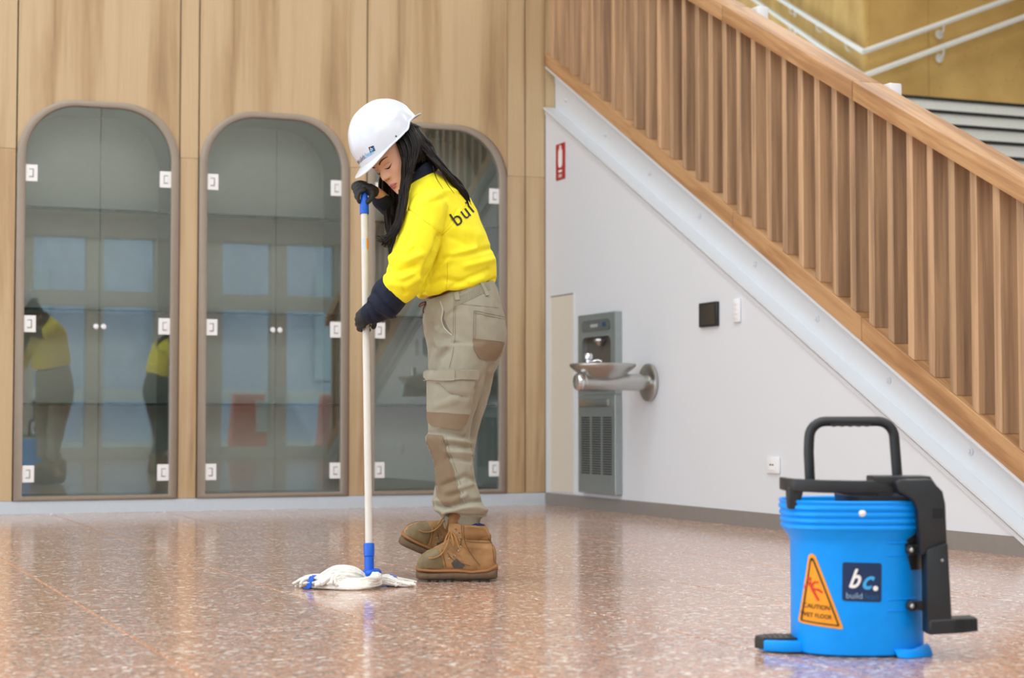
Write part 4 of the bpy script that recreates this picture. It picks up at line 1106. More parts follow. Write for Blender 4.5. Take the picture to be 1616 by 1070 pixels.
# finer rings by interpolation for a smooth trunk
fine = []
for j in range(44): fine.append(smooth_path([r[j] for r in rings], 4))
sh.loft([[fine[j][i] for j in range(44)] for i in range(len(fine[0]))])
limb(sh, [(682, 322, -0.13, 26), (674, 335, -0.165, 31), (660, 380, -0.205, 34), (645, 422, -0.232, 32.5), (634, 446, -0.24, 30), (622, 456, -0.238, 27.5)])
limb(sh, [(700, 316, 0.12, 27), (690, 326, 0.165, 28), (668, 340, 0.17, 27), (652, 344, 0.155, 24)])
shm = remesh(sh, 0.0046, 5, 'shirt')
folds(shm, [(a * 1.35, w, P) for a, w, P in [(-0.012, 5, [(667, 464), (667, 445), (673, 422), (684, 400), (694, 372)]),
            (0.008, 6, [(676, 455), (690, 425), (712, 405), (750, 393)]), (-0.007, 4, [(672, 442), (700, 408), (735, 402), (774, 392)]),
            (-0.006, 4, [(670, 452), (700, 440), (738, 447)]), (0.007, 6, [(678, 462), (712, 456), (760, 440)]),
            (-0.008, 4.5, [(606, 418), (628, 428), (656, 420)]), (0.007, 6, [(612, 405), (640, 412), (664, 402)]),
            (-0.006, 4, [(625, 398), (642, 404), (652, 394)]), (0.006, 6, [(618, 448), (640, 452), (660, 440)]),
            (-0.0025, 1.8, [(643, 330), (662, 343), (698, 372)]), (-0.002, 1.6, [(698, 372), (712, 352), (722, 330)]),
            (0.005, 6, [(660, 350), (676, 375), (684, 395)]), (-0.005, 4, [(690, 380), (684, 410), (672, 436)]), (0.004, 8, [(720, 360), (752, 372)]), (-0.003, 5, [(712, 375), (755, 392)]),
            (-0.004, 4, [(655, 345), (648, 372), (630, 395)]), (0.004, 5, [(668, 320), (700, 302), (722, 300)]), (-0.003, 4, [(680, 318), (702, 312)]),
            (-0.006, 4, [(700, 462), (720, 448), (770, 426)]), (0.006, 5, [(735, 420), (776, 410)]), (-0.004, 3, [(720, 470), (760, 455), (781, 440)]), (0.005, 4, [(612, 436), (634, 440), (650, 432)]), (-0.006, 3.5, [(607, 428), (625, 440), (640, 462)])]], nz=(11, 0.0045))
SHB = bvh_of(shm)
shirt = pobj('shirt', shm, M_YELLOW, person, 'yellow hi-vis work shirt')
for P in ([(643, 329), (662, 342), (698, 371)], [(703, 460), (706, 440), (706, 415)], [(698, 371), (716, 352), (738, 318)]):
    pobj('seam', seam(MB(), P, SHB, 0.001, 0.0), plain('yellow_seam', (224, 194, 22), 0.8), shirt)
# navy lower sleeves
for pts in ([(632, 450, -0.236, 24), (618, 463, -0.23, 28), (606, 478, -0.222, 27), (594, 489, -0.212, 20), (582, 498, -0.198, 15.5)], [(655, 345, 0.155, 21), (634, 338, 0.1, 19), (612, 324, 0.03, 16), (598, 314, -0.02, 13)]):
    cf = MB(); limb(cf, pts, n=26)
    cfm = remesh(cf, 0.0042, 4, 'sleeve')
    folds(cfm, [(-0.008, 3.5, [(590, 462), (606, 482), (622, 492)]), (0.007, 4, [(584, 472), (598, 488), (618, 500)]), (-0.007, 3, [(580, 478), (592, 492), (606, 504)]), (-0.006, 4, [(612, 462), (634, 488)]), (-0.0035, 2, [(577, 484), (588, 508)])], nz=(16, 0.004))
    pobj('lower_sleeve', cfm, M_NAVY, shirt, 'navy lower sleeve')
NB = pobj('cuff_button', MB().lathe([(0.006, 0), (0.006, 0.003), (0, 0.004)], ik(586, 493, -0.235), -FW, n=12), plain('dull_brass', (120, 96, 50), 0.4, metal=0.6), shirt)
# collar
col = MB().loft([ring2((640, 313), (698, 272), .102, 0, TY), ring2((637, 303), (695, 259), .104, -0.005, TY), ring2((640, 290), (688, 248), .09, -0.01, TY), ring2((646, 289), (681, 253), .078, -0.01, TY), ring2((650, 300), (680, 268), .06, -0.01, TY)])
colm = remesh(col, 0.004, 4, 'collar'); folds(colm, [], nz=(14, 0.003))
pobj('collar', colm, M_NAVY, shirt, 'navy collar')
def px_text(name, s, size, cx, cy, rot, bvh, off, mat, parent, near=None, shear=0.0, bold=0.0, sq=1.0, label=None):
    vs, fs = text2d(s, size, shear, bold); c, sn = math.cos(rot), math.sin(rot); mb = MB()
    mb.add([on_px(bvh, cx + v.x * sq * c + v.y * sn, cy + v.x * sq * sn - v.y * c, off, near) for v in vs], fs)
    return pobj(name, mb, mat, parent, label or ('lettering ' + s), smooth=None)
px_text('lettering', 'b', 33, 720.5, 346, math.radians(-35), SHB, 0.002, M_INK, shirt, sq=0.95)
px_text('lettering', 'u', 33, 733, 335.5, math.radians(-37), SHB, 0.002, M_INK, shirt, sq=0.85)
px_text('lettering', 'i', 33, 741, 327.5, math.radians(-40), SHB, 0.002, M_INK, shirt, sq=0.8)

# ---- trousers
tr = MB()
WAI = [((670, 478), (779, 444), .138), ((667, 498), (790, 474), .158), ((670, 528), (799, 518), .166), ((675, 556), (796, 552), .166), ((677, 585), (778, 590), .15), ((690, 612), (762, 612), .1)]
rings = [ring2(L, R, b) for L, R, b in WAI]
fine = [smooth_path([r[j] for r in rings], 4) for j in range(44)]
tr.loft([[fine[j][i] for j in range(44)] for i in range(len(fine[0]))])
def leg(rows, dd, bs):
    R = []
    for (y, l, r, t), b in zip(rows, bs): R.append(ring2((l, y), (r, y + t), b, dd if not isinstance(dd, list) else 0, n=30, e=2.1))
    fn = [smooth_path([q[j] for q in R], 3) for j in range(30)]
    tr.loft([[fn[j][i] for j in range(30)] for i in range(len(fn[0]))])
leg([(545, 682, 780, 0), (590, 675, 768, 0), (622, 674, 760, 0), (652, 675, 750, 0), (676, 676, 744, 0), (692, 672, 743, 0), (708, 677, 744, 0), (732, 685, 748, 0), (760, 688, 752, 0), (782, 690, 759, 0), (796, 685, 764, 2), (804, 684, 769, 7), (809, 690, 768, 8), (812, 708, 763, 5), (818, 715, 758, 4), (834, 717, 757, 2)],
    LEGN, [.095, .095, .09, .08, .077, .078, .074, .07, .068, .068, .07, .068, .064, .046, .037, .035])
leg([(545, 700, 794, 0), (590, 696, 780, 0), (640, 692, 768, 0), (670, 690, 759, 0), (700, 683, 752, 0), (725, 686, 747, 0), (755, 688, 738, 0), (780, 684, 728, 0), (795, 682, 722, 0), (806, 686, 716, 0), (816, 696, 716, 2), (834, 699, 714, 4)],
    LEGF, [.095, .093, .085, .078, .074, .07, .062, .06, .06, .05, .042, .038])
trm = remesh(tr, 0.0046, 4, 'trousers')
folds(trm, [(a_ * 1.35, w_, P_) for a_, w_, P_ in [(-0.010, 5, [(704, 552), (690, 566), (683, 586)]), (0.006, 6, [(684, 540), (700, 548), (716, 538)]), (-0.007, 3.5, [(674, 683), (700, 682), (735, 690)]), (0.006, 4, [(700, 692), (740, 698)]),
            (-0.006, 3, [(706, 702), (742, 706)]), (0.005, 4, [(706, 712), (744, 716)]), (-0.005, 3, [(708, 722), (742, 728)]), (-0.006, 4, [(700, 765), (735, 752), (752, 758)]), (0.005, 4, [(706, 776), (745, 764)]),
            (-0.009, 3.5, [(690, 799), (715, 803), (742, 792), (762, 790)]), (0.010, 5, [(703, 808), (726, 800), (752, 801), (764, 806)]), (-0.009, 3, [(706, 812), (735, 815), (764, 813)]), (0.006, 4, [(688, 790), (712, 791), (735, 782)]),
            (-0.004, 3, [(718, 488), (704, 500), (696, 522)]), (0.004, 5, [(690, 520), (712, 528), (728, 540)]), (-0.012, 6, [(752, 618), (748, 650), (744, 690)]), (-0.006, 4, [(790, 566), (770, 585), (756, 612)]),
            (-0.006, 3, [(692, 605), (712, 622), (735, 626)]), (0.004, 5, [(690, 640), (720, 630)]), (-0.005, 4, [(682, 512), (678, 532), (686, 548)])]], nz=(13, 0.0042))
TRB = bvh_of(trm)
trousers = pobj('trousers', trm, M_KHAKI, person, 'khaki work trousers with brown patches')
cloth_patch('back_pocket', [(748, 490.5), (794, 500.5), (795, 540), (747, 534)], TRB, M_KHAKI, trousers, 0.003, label='back pocket', near=-0.05)
cloth_patch('pocket_patch', [(746.5, 534), (795, 540.5), (790, 556), (781, 569), (756, 566), (747, 550)], TRB, M_BROWNP, trousers, 0.0042, label='brown patch below the back pocket', near=-0.05)
cloth_patch('cargo_pocket', [(677, 598), (748, 598), (738, 654), (677, 649.5)], TRB, M_KHAKI, trousers, 0.009, label='cargo pocket on the thigh', near=-0.15)
cloth_patch('cargo_patch', [(676.5, 649.5), (738, 654), (733.5, 670), (726, 679), (684, 673), (677.5, 665)], TRB, M_BROWNP, trousers, 0.0085, label='brown base of the cargo pocket', near=-0.15)
cloth_patch('pocket_flap', [(671.5, 587), (712, 585), (752.5, 583.5), (750.5, 599), (730, 598), (712, 601), (690, 599.5), (674, 600.5)], TRB, M_KHAKI, trousers, 0.016, label='cargo pocket flap', near=-0.15)
cloth_patch('flap_tab', [(698.5, 584.5), (718, 584), (718, 600.5), (699, 601)], TRB, M_KHAKI, trousers, 0.0195, near=-0.15)
cloth_patch('knee_patch', [(671, 686), (699, 687.5), (704, 712), (715, 744), (728.5, 793), (704, 800), (690, 785), (687, 744), (676, 719), (671, 701)], TRB, M_BROWNP, trousers, 0.003, label='brown knee reinforcement', near=-0.12)
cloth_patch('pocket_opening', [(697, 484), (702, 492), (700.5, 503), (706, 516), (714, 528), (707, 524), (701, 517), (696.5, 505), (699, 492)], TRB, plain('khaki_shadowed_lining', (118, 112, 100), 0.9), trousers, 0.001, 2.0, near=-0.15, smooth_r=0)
mb = MB(); seam(mb, [(695, 476), (699, 490), (697, 505), (702.4, 519), (713.5, 529)], TRB, 0.0022)
pobj('pocket_piping', mb, plain('pale_piping', (196, 190, 174), 0.8), trousers, 'pale pocket edge')
mb = MB()
for P in ([(719, 478), (718.5, 505), (718, 530), (714, 560), (709, 580)], [(716, 479), (715.5, 505), (715, 530)], [(716, 479), (750, 482), (788, 486)], [(701, 688), (706, 712), (717, 745), (731, 794)], [(704, 687), (709, 711), (720.5, 744), (735, 793)]):
    seam(mb, P, TRB, 0.0009, 0.0006, -0.14)
for P in ([(748, 490.5), (794, 500.5)], [(747.6, 494), (794, 504)], [(747.5, 491), (746.5, 534)], [(750.5, 492), (749.5, 534)]): seam(mb, P, TRB, 0.0009, 0.0046, -0.05)
pobj('stitching', mb, M_KHAKID, trousers)
mb = MB()
for k in range(40):
    t = k / 39; x = 716 + 57 * t; y0 = 471 - 27 * t ** 1.1
    seam(mb, [(x, y0), (x + 0.3, y0 + 7), (x + 0.8, y0 + 13)], TRB, 0.0014, 0.0007, -0.06)
pobj('waistband_rib', mb, M_KHAKI, trousers, label='elastic ribbed waistband')
cloth_patch('belt_loop', [(717, 463), (724, 461), (726, 474), (719, 474.5)], TRB, M_KHAKI, trousers, 0.006, 2.0, near=-0.15, smooth_r=1)
cloth_patch('belt_loop', [(757, 448), (761, 447), (771, 466), (766, 468)], TRB, M_KHAKI, trousers, 0.006, 2.0, near=-0.1, smooth_r=1)
mb = MB()
for k in range(22):
    t = k / 21; x = 715 + 44 * t; seam(mb, [(x, 816 + 2 * t), (x, 823 + 2 * t), (x, 830)], TRB, 0.0012, 0.0006, LEGN - 0.03)
pobj('ribbed_cuff', mb, M_KHAKI, trousers)
pobj('drawstring', MB().tube(smooth_path([ik(672, 476, -0.05), ik(664, 479, -0.06), ik(661, 484, -0.06), ik(668, 481, -0.07), ik(672, 478, -0.06), ik(668, 488, -0.06), ik(668, 494, -0.05)], 4), 0.0025, n=6), plain('rust_drawstring', (120, 70, 50), 0.8), trousers)

# ---- hard hat
QW, QS, QU = frame((-0.60, -0.22, 0.77), math.radians(27))
HHC = ik(613.5, 223, -0.055)
def hh(f, s, z): return HHC + QW * f + QS * s + QU * z
def sstep(a, b, x): t = min(max((x - a) / (b - a), 0), 1); return t * t * (3 - 2 * t)
NT = 120
def rimz(th):
    a = abs(math.atan2(math.sin(th), math.cos(th)))
    return -0.012 * (math.cos(a) if a < math.pi / 2 else 0) + 0.018 * sstep(1.72, 2.02, a) - 0.010 * sstep(2.3, 3.0, a)
def shell_pt(th, v, sc=1.0):
    """v 0 at the rim, 1 at the apex"""
    ph = v * math.pi / 2; rr = math.cos(ph) ** 0.86 if v < 1 else 0.0
    f = (0.138 if math.cos(th) > 0 else 0.132) * math.cos(th) * rr; s = 0.112 * math.sin(th) * rr
    zb = rimz(th); z = zb + (0.142 - zb) * math.sin(ph) ** 1.0
    # raised crown with side shoulders
    k = 1.0 + 0.032 * sstep(0.052, 0.040, abs(s)) * sstep(0.1, 0.25, v) * sstep(-0.15, 0.0, f + 0.12) + 0.016 * sstep(0.015, 0.008, abs(s)) * sstep(0.15, 0.3, v) - 0.02 * sstep(0.070, 0.085, abs(s)) * sstep(0.25, 0.35, v) * sstep(0.75, 0.6, v)
    return hh(f * sc * k, s * sc * k, 0.0 + z * (k if sc == 1 else 0.975))
rings = []
for i in range(31):
    v = 1 - i / 30; v = max(v, 0)
    rings.append([shell_pt(2 * math.pi * j / NT, min(v, 0.997)) for j in range(NT)])
def flange(o, dz):
    R = []
    for j in range(NT):
        th = 2 * math.pi * j / NT; a = abs(math.atan2(math.sin(th), math.cos(th)))
        wd = 0.005 + 0.034 * sstep(1.15, 0.25, a) + 0.016 * sstep(2.2, 2.75, a)
        p = shell_pt(th, 0); n_ = (QW * math.cos(th) + QS * math.sin(th)).normalized()
        R.append(p + n_ * wd * o + QU * (dz - 0.4 * wd * o * (1 if a < 1.6 else 0.3)))
    return R
rings += [flange(0.25, -0.0005), flange(1.0, -0.001), flange(1.0, -0.004), flange(0.1, -0.003)]
for i in range(9):
    rings.append([shell_pt(2 * math.pi * j / NT, min(i / 8 * 0.996, 0.996), 0.965) for j in range(NT)])
hmb = MB().loft(rings)
hat = pobj('hard_hat', hmb, M_HELMET, person, 'white hard hat', smooth=42)
HB = BVHTree.FromPolygons(hmb.v, hmb.f)
sus = MB().loft([[hh(0.098 * math.cos(t), 0.084 * math.sin(t), z) for t in np.linspace(0, 2 * math.pi, 40, endpoint=False)] for z in (-0.004, 0.03)] + [[hh(0.094 * math.cos(t), 0.08 * math.sin(t), z) for t in np.linspace(0, 2 * math.pi, 40, endpoint=False)] for z in (0.03, -0.004)], closed=True)
sus.tube(smooth_path([hh(-0.06, sg * 0.08, 0.01) if sg else hh(-0.125, 0, -0.035) for sg in (-1, 0, 1)], 8), 0.012, n=4, square=True, flat=0.2, updir=QU)
pobj('suspension', sus, plain('grey_suspension', (128, 136, 142), 0.5), hat, 'grey inner headband')
pobj('rivet', MB().lathe([(0.003, 0), (0.003, 0.001), (0, 0.002)], on_px(HB, 625, 215, 0.0), (on_px(HB, 625, 215, 0.01) - on_px(HB, 625, 215, 0.0)), n=10), M_INK, hat)
A_ = math.radians(-34)
px_text('lettering', 'build', 10.5, 569.5, 252, math.radians(-42), HB, 0.0012, plain('helmet_grey_ink', (70, 78, 88), 0.5), hat, near=-0.12, sq=0.72)
px_text('lettering', 'clean', 10.5, 582, 243, math.radians(-31), HB, 0.0012, M_LTBLUE, hat, near=-0.12, sq=0.8)
sq = [(581.5, 232.5), (589.5, 229.5), (592.5, 237.5), (584.5, 241)]
mb = MB(); vs, fs = grid_fill(sq, 2.0); mb.add([on_px(HB, v.x, v.y, 0.001, -0.12) for v in vs], fs); pobj('logo_sticker', mb, M_NAVYSTK, hat, 'navy square logo')
px_text('lettering', 'b', 8, 585.5, 235.6, math.radians(-20), HB, 0.0018, M_WHITEHI, hat, near=-0.12, shear=0.3)
px_text('lettering', 'c.', 7.5, 589, 234.4, math.radians(-20), HB, 0.0018, M_LTBLUE, hat, near=-0.12, shear=0.3)

# ---- hair: scalp shell and long straight locks
hr = MB()
cap = []
for i in range(1, 16):
    th = math.pi * i / 16
    ring = []
    for j in range(32):
        t = 2 * math.pi * j / 32; f = 0.106 * math.sin(th) * math.cos(t) - 0.012; s = 0.079 * math.sin(th) * math.sin(t); z = 0.112 * math.cos(th) - 0.0
        if f > 0.012 and z < 0.055: f = 0.012 + (f - 0.012) * 0.15
        ring.append(hp_(f, s, z))
    cap.append(ring)
hr.loft(cap)
rng = random.Random(11)
def lock(G0, G1, t, r, jit, tip=0.3, n=6):
    P = []
    for (a, b) in zip(G0, G1):
        x = a[0] * (1 - t) + b[0] * t; y = a[1] * (1 - t) + b[1] * t; d = a[2] * (1 - t) + b[2] * t
        k = len(P) / (len(G0) - 1)
        P.append(ik(x + rng.gauss(0, jit * (0.4 + k)), y + rng.gauss(0, jit * (0.4 + 1.5 * k)), d + rng.gauss(0, 0.006)))
    Q = smooth_path(P, 5); m = len(Q)
    hr.tube(Q, [r * (1 - (1 - tip) * (i / (m - 1)) ** 2.2) for i in range(m)], n=n)
near0 = [(622, 214, -.115), (633, 240, -.132), (636, 268, -.14), (634, 300, -.155), (629, 335, -.2), (620, 362, -.24), (604, 382, -.25)]
near1 = [(650, 198, -.105), (661, 230, -.13), (652, 262, -.145), (644, 290, -.16), (638, 325, -.21), (629, 358, -.245), (612, 386, -.25)]
for k in range(95): lock(near0, near1, k / 94, 0.0052, 1.5)
for k in range(12): lock([(629, 300, -.16), (628, 330, -.21), (622, 356, -.235), (608, 374, -.24), (592, 370 + rng.uniform(-2, 3), -.24)], [(640, 300, -.16), (636, 330, -.21), (630, 360, -.24), (614, 386, -.245), (598, 389, -.245)], rng.random(), 0.0026, 1.5, 0.15)
far0 = [(606, 262, .03), (601, 290, .02), (605, 325, .01), (611, 358, -.02), (616, 392, -.06), (618, 408, -.07)]
far1 = [(640, 270, .04), (634, 300, .02), (634, 330, .0), (630, 360, -.05), (624, 388, -.1), (619, 408, -.12)]
for k in range(60): lock(far0, far1, k / 59, 0.0055, 1.5)
back0 = [(640, 206, -.07), (664, 234, -.09), (688, 258, -.09), (710, 284, -.06), (729, 306, -.03), (739, 326, -.01)]
back1 = [(655, 196, -.03), (676, 228, -.05), (700, 262, -.03), (724, 288, 0.0), (738, 308, .01), (741, 328, .01)]
for k in range(70): lock(back0, back1, k / 69, 0.0055, 1.0, 0.35)
for k in range(45): lock([(645, 200, -.1), (655, 222, -.12), (660, 240, -.115), (657, 254, -.1)], [(652, 196, -.02), (674, 222, -.04), (686, 240, -.03), (690, 252, -.02)], k / 44, 0.006, 1.2, 0.6)
for P in ([(683, 262, -.12), (688, 280, -.15), (700, 299, -.165)], [(695, 266, -.1), (704, 288, -.13), (717, 306, -.13)], [(737, 318, -.03), (741, 332, -.03)]):
    lock(P, P, 0, 0.0016, 0.3, 0.3, 5)
pobj('hair', hr, M_HAIR, person, 'long straight dark hair', kind=None)

# ---- gloves: five fingers each, closed on the pole
def finger(mb, P, r0, r1): 
    Q = smooth_path(P, 5); m = len(Q)
    d1 = (Q[-1] - Q[-2]).normalized()
    R = [r0 + (r1 - r0) * i / (m - 1) for i in range(m)]
    return mb.tube(Q + [Q[-1] + d1 * R[-1] * 0.6], R + [R[-1] * 0.45], n=12)
gl = MB()
zc = ik(578, 503, -0.1).z
pc = on_pole(zc)
dPole = (pc - CAMLOC).dot(FW) - 6.28
def gp(px, py, off): return at(px, py, 6.28 + dPole + off)
gl.loft(ell(gp(577, 498, -0.035), 0.030, 0.017, 0.043, 20, 12, (RT * 0.75 - UP * 0.66).normalized(), FW, (RT * 0.66 + UP * 0.75).normalized()))
limb(gl, [(578, 499, dPole - 0.03, 12), (588, 492, -0.19, 12.5)], n=18)
for k in range(4):
    y = 489.5 + 7.2 * k; dx = [1.5, 0, 0.5, 3][k]; ln = [1, 1.08, 1.0, 0.82][k]
    finger(gl, [gp(573 + dx, y + 2, -0.036), gp(566 + dx, y + 5, -0.030), gp(563.5 + dx, y + 7.5, -0.008), gp(566 + dx, y + 9, 0.018), gp(576 + dx * .5, y + 9.5, 0.027 * ln), gp(583 * ln + 583 * (1 - ln), y + 9.5, 0.021)], 0.0096, 0.0082)
finger(gl, [gp(582, 497, -0.036), gp(588.5, 504, -0.03), gp(590.5, 511, -0.014), gp(589, 517, -0.002)], 0.0115, 0.009)
glm = remesh(gl, 0.0025, 2, 'glove', 0.35)
pobj('glove', glm, M_GLOVE, person, 'black glove gripping the middle of the pole')
gl = MB()
def tp(px, py, off): return at(px, py, 6.28 + DT + off)
gl.loft(ell(tp(581, 297.5, 0.004), 0.034, 0.024, 0.017, 20, 12, (RT * 0.86 - UP * 0.5).normalized(), FW, (RT * 0.5 + UP * 0.86).normalized()))
limb(gl, [(582, 298, DT, 9.5), (591, 304, DT + 0.02, 9.5)], n=18)
FG = [[(578, 291, .02), (568, 288.5, .024), (560, 291, .022), (557.5, 295, .016), (559, 299, .01)],
      [(577, 293, .006), (567, 292, .008), (561, 297, .006), (560.5, 303, .002), (564, 307, -.002)],
      [(576, 296, -.006), (567, 297, -.008), (562.5, 304, -.008), (562.5, 311, -.01), (566, 315, -.012)],
      [(577, 299, -.018), (569, 302, -.021), (565.5, 309, -.02), (565.5, 316, -.018), (568, 320, -.014)]]
for i, P in enumerate(FG): finger(gl, [tp(*p) for p in P], 0.0098 - 0.0006 * i, 0.0078 - 0.0005 * i)
finger(gl, [tp(588, 303, -.008), tp(587, 310, -.014), tp(583, 316, -.018), tp(579, 320, -.018)], 0.0105, 0.0085)
glm = remesh(gl, 0.0025, 2, 'glove', 0.35)
pobj('glove', glm, M_GLOVE, person, 'black glove closed over the top of the pole')

# ---- work boots (built at the near foot, then set again for the far foot with its toe raised)
BD = LEGN
def nb(px, py, y=0.0): return ik(px, py, BD + y)
def bring(top, bot, x, hw, n=26, e=2.4):
    c = (nb(x, top) + nb(x, bot)) / 2; hz = (nb(x, top) - nb(x, bot)).length / 2
    return [c + FW * (hw * math.copysign(abs(math.cos(t)) ** (2 / e), math.cos(t))) + UP * (hz * math.copysign(abs(math.sin(t)) ** (2 / e), math.sin(t))) for t in [2 * math.pi * j / n for j in range(n)]]
up = MB()
up.loft([bring(t, b, x, hw) for x, t, b, hw in ((783, 872, 903, .022), (780.5, 862, 906, .031), (774, 855, 907, .036), (760, 848, 907, .037), (742, 845, 907, .036), (724, 844, 907, .038), (710, 849, 907, .042), (697, 857, 907, .046), (685, 864, 907, .048), (673, 869, 907, .047), (665, 875, 906, .041), (660, 882, 905, .033), (657.5, 889, 903, .022))])
up.loft([ring2(L, R, b, BD, n=30) for L, R, b in (((716, 892), (781, 890), .033), ((712, 870), (778, 868), .037), ((707, 850), (775, 850), .041), ((707, 834), (771, 838), .044), ((709, 824), (767, 830), .046))])
upm = remesh(up, 0.0034, 4, 'boot'); UPB = None
folds(upm, [(-0.003, 3, [(722, 858), (735, 868), (755, 893)]), (-0.002, 1.6, [(731, 832), (733, 856), (757, 889)]), (0.004, 4, [(734, 842), (772, 845)]), (-0.003, 2.5, [(733, 851), (775, 853)]), (0.003, 4, [(738, 862), (776, 866)]), (-0.003, 2.5, [(708, 868), (725, 880)]), (-0.002, 1.5, [(688, 866), (698, 884), (700, 897)])], nz=(24, 0.0018))
UPB = bvh_of(upm)
solep = [(655.5, 899), (656.5, 912), (662, 914.8), (784.5, 914.8), (786, 905), (784, 893)]
sl = MB()
so = [bring(t, b, x, hw, 22, 3) for x, t, b, hw in ((785, 896, 911, .022), (782, 895, 913.5, .034), (770, 899, 914.8, .040), (745, 901, 914.8, .039), (722, 899, 914.8, .042), (700, 900, 914.8, .049), (684, 901, 914.8, .051), (671, 901, 914.8, .049), (662, 900, 914.3, .040), (657, 899, 912, .026))]
sl.loft(so)
for x in (664, 675, 688, 700, 712):
    pass
wl_ = MB().loft([bring(t, b, x, hw, 22, 3) for x, t, b, hw in ((786, 890, 900, .021), (783, 888, 900, .033), (770, 896, 903, .0405), (745, 899, 905, .0395), (722, 896, 903, .0425), (700, 896, 903, .0495), (684, 896, 903, .0512), (671, 895, 902, .0492), (662, 894, 901, .0405), (656.5, 893, 900, .026))])
notch = MB()
for x in (678, 691, 703, 714, 742, 757, 771): notch.box((-0.004, -0.0515, 0.0), (0.004, 0.0, 0.007), M=Matrix.Translation(Vector((nb(x, 900).x, nb(x, 900).y, 0.0))) @ Matrix.Rotation(-YAW, 4, 'Z'))
def boot_patch(poly, off, step=2.5):
    vs, fs = grid_fill(poly, step); mb = MB(); mb.add([on_px(UPB, v.x, v.y, off, BD - 0.04) for v in vs], fs); return mb
toe = boot_patch([(658, 884), (664, 874), (672, 867.5), (684, 863), (692, 868), (697, 880), (700, 894), (690, 897), (660, 897)], 0.0022)
# carry the toe cap over to the hidden side by mirroring about the boot's middle plane
mid = nb(680, 880)
toe2 = MB(); toe2.v = [p - FW * (2 * (p - mid).dot(FW)) for p in toe.v]; toe2.f = [f[::-1] for f in toe.f]; toe2.m = toe.m
toe.add(toe2.v, toe2.f)
padc = boot_patch([(733, 832), (748, 832), (765, 836), (770, 845), (755, 850), (734, 851)], 0.003)
tong = MB().loft([ring2(L, R, b, BD, n=20) for L, R, b in (((708, 868), (722, 870), .022), ((706, 846), (724, 850), .024), ((708, 826), (732, 830), .027), ((709, 812), (738, 819), .036), ((710, 806), (740, 814), .036))])
tongm = remesh(tong, 0.003, 4, 'tongue')
collar_sock = MB().loft([ring2(L, R, b, BD, n=24) for L, R, b in (((722, 838), (766, 838), .040), ((726, 828), (766.5, 831), .041), ((746, 824), (765, 828), .03))])
eye_px = [(708, 880), (716.5, 877), (722.5, 868), (727, 861), (726, 851), (724.5, 842), (719, 836)]
eyes = MB()
for x, y in eye_px:
    p = on_px(UPB, x, y, 0.0015, BD - 0.04); q = on_px(UPB, x, y, 0.01, BD - 0.04)
    eyes.lathe([(0.0018, 0.001), (0.0036, 0.002), (0.0042, 0.0005), (0.0042, -0.001)], p, q - p, n=12)
lace = MB()
near_e = [on_px(UPB, x, y, 0.004, BD - 0.04) for x, y in eye_px]
for i in range(len(near_e) - 1):
    a = near_e[i]; b = near_e[i + 1] + FW * 0.052 - RT * 0.012
    m_ = (a + b) / 2 + (UP * 0.6 - RT * 0.8).normalized() * 0.009
    lace.tube(smooth_path([a, m_, b], 5), 0.0021, n=6)
    a2 = near_e[i] + FW * 0.052 - RT * 0.012; b2 = near_e[i + 1]
    lace.tube(smooth_path([a2, (a2 + b2) / 2 + (UP * 0.6 - RT * 0.8).normalized() * 0.011, b2], 5), 0.0021, n=6)
kn = nb(711, 838, -0.025)
for P in ([(711, 838, -.025), (705, 846, -.045), (701, 860, -.05), (703, 852, -.04), (710, 840, -.027)], [(711, 838, -.025), (714, 850, -.05), (716, 862, -.048), (713, 855, -.042), (711, 840, -.027)],
          [(711, 838, -.025), (706, 858, -.05), (698, 873, -.05), (686, 880.5, -.055), (676, 881, -.055)], [(711, 838, -.025), (718, 846, -.045), (722, 858, -.05), (727, 868, -.05)]):
    lace.tube(smooth_path([nb(*p) for p in P], 6), 0.0022, n=6)
scuff = boot_patch([(712, 889), (720, 881), (727, 887), (734, 892), (730, 897), (716, 896)], 0.0016)
stitch = MB()
for P in ([(732, 826), (733, 852), (742, 872), (758, 893)], [(734, 849), (752, 851), (775, 852)], [(734, 854), (752, 856), (775, 857)], [(774, 842), (777, 862), (780, 888)], [(706, 872), (716, 884), (742, 893)], [(697, 867), (701, 882), (704, 896)], [(728, 828), (729, 850), (724, 866)]):
    seam(stitch, P, UPB, 0.0011, 0.0003, BD - 0.04)
M_SCUFF = plain('dark_scuff', (84, 78, 72), 0.8, var=0.25, scale=90)
def make_boot(MX, label):
    def T(g):
        me = g.mesh('boot', smooth=60) if isinstance(g, MB) else g.copy()
        if MX is not None: me.transform(MX)
        return me
    b = pobj('boot', T(upm), M_LEATHER, person, label)
    pobj('sole', T(sl), M_SOLE, b, 'dusty brown cleated sole')
    if MX is None: pobj('tread_gap', T(notch), plain('tread_shadow', (38, 32, 27), 0.9), b)
    pobj('stitching', T(stitch), plain('boot_stitch', (104, 74, 42), 0.8), b)
    pobj('welt', T(wl_), M_WELT, b)
    pobj('toe_cap', T(toe), M_TOECAP, b, 'scuffed olive brown toe cap')
    pobj('ankle_pad', T(padc), M_LEATHERD, b)
    pobj('tongue', T(tongm), M_LEATHERD, b)
    pobj('sock', T(collar_sock), plain('dark_blue_sock', (26, 44, 96), 0.9), b, 'dark blue sock')
    pobj('eyelets', T(eyes), M_SS, b)
    pobj('laces', T(lace), M_LACE, b, 'tan laces')
    pobj('scuff', T(scuff), M_SCUFF, b)
make_boot(None, 'tan work boot flat on the floor')
H0 = nb(784, 914.8); H1 = at(740, 906, 6.40); H1.z = 0.004
MX = Matrix.Translation(H1) @ Matrix.Rotation(math.radians(24), 4, FW) @ Matrix.Rotation(math.radians(7), 4, 'Z') @ Matrix.Translation(-H0)
make_boot(MX, 'tan work boot with its toe raised')

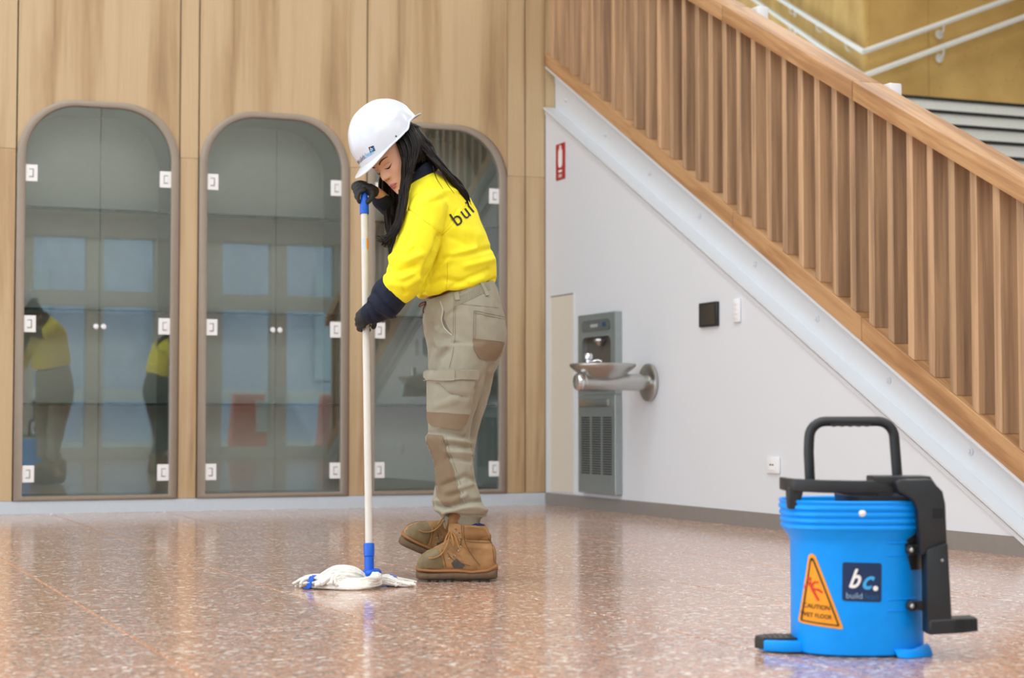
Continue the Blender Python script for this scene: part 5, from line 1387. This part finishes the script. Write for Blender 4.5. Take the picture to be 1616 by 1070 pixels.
# ================================================================== OUT OF SIGHT BUT SEEN IN THE CABINET GLASS
st('ground', MB().box((-40, -70, -0.1), (40, -15.1, -0.02)), plain('pale_paving', (168, 168, 164), 0.8))
M_BRICK = plain('dull_blue_brick', (176, 190, 212), 0.85, var=0.12, scale=3)
t = empty('street_building', (0, -36, 0), 'dull blue brick building across the street seen in the cabinet glass', 'building')
obj('facade', MB().box((-30, -36.5, 0), (30, -36, 11)), M_BRICK, t, smooth=None)
for k in range(10):
    obj('window', MB().box((-22 + 4.4 * k, -35.98, 1.6), (-20.2 + 4.4 * k, -35.9, 4.4)), plain('pale_window', (176, 196, 210), 0.2), t, smooth=None)
t = empty('white_railing', (0, -20, 0), 'long white barrier rail outside the glazed front', 'railing')
obj('rail', MB().box((-14, -20.06, 0.86), (14, -19.94, 1.06)), M_WHITEHI, t, smooth=None)
for k in range(8): obj('post', MB().box((-13 + 3.6 * k, -20.04, -0.02), (-12.9 + 3.6 * k, -19.96, 0.86)), M_WHITEHI, t, smooth=None)
M_BARR = plain('barrier_orange', (255, 128, 104), 0.5, var=0.04)
for i, (px, lab) in enumerate(((392, 'orange plastic barrier outside, left one in the glass reflection'), (530, 'orange plastic barrier outside, right one in the glass reflection'))):
    r = sight(px, 700); d = Vector((r.x, -r.y, 0)); m0 = Vector((CAMLOC.x, -CAMLOC.y, 0))
    u = (-17.2 - m0.y) / d.y; c = m0 + d * u
    t = empty('safety_barrier', (c.x, c.y, -0.02), lab, 'barrier', 'orange barriers outside')
    obj('panel', MB().loft([[Vector((c.x + a * w, c.y + b * dd, z)) for a, b in ((-1, -1), (1, -1), (1, 1), (-1, 1))] for z, w, dd in ((-0.02, 0.3, 0.25), (0.2, 0.3, 0.14), (0.85, 0.26, 0.08), (0.95, 0.26, 0.06))]), M_BARR, t, bevel=0.02)
    obj('stripe', MB().box((c.x + 0.1, c.y + 0.09, 0.35), (c.x + 0.28, c.y + 0.14, 0.85)), M_WHITEHI, t, smooth=None)
r = sight(247, 747); m0 = Vector((CAMLOC.x, -CAMLOC.y, HC)); d = Vector((r.x, -r.y, r.z)); c = m0 + d * (-HC / d.z)
w2 = copy_tree(person, None, Vector((c.x, c.y, 0)))
w2.rotation_euler = (0, 0, math.radians(200)); w2['label'] = 'second cleaner in yellow top and dark trousers, mirrored in the leftmost cabinet'
for ch_ in w2.children:
    if ch_.name.startswith('trousers'):
        for o_ in [ch_] + list(ch_.children):
            for sl_ in o_.material_slots: sl_.link = 'OBJECT'; sl_.material = M_NAVY
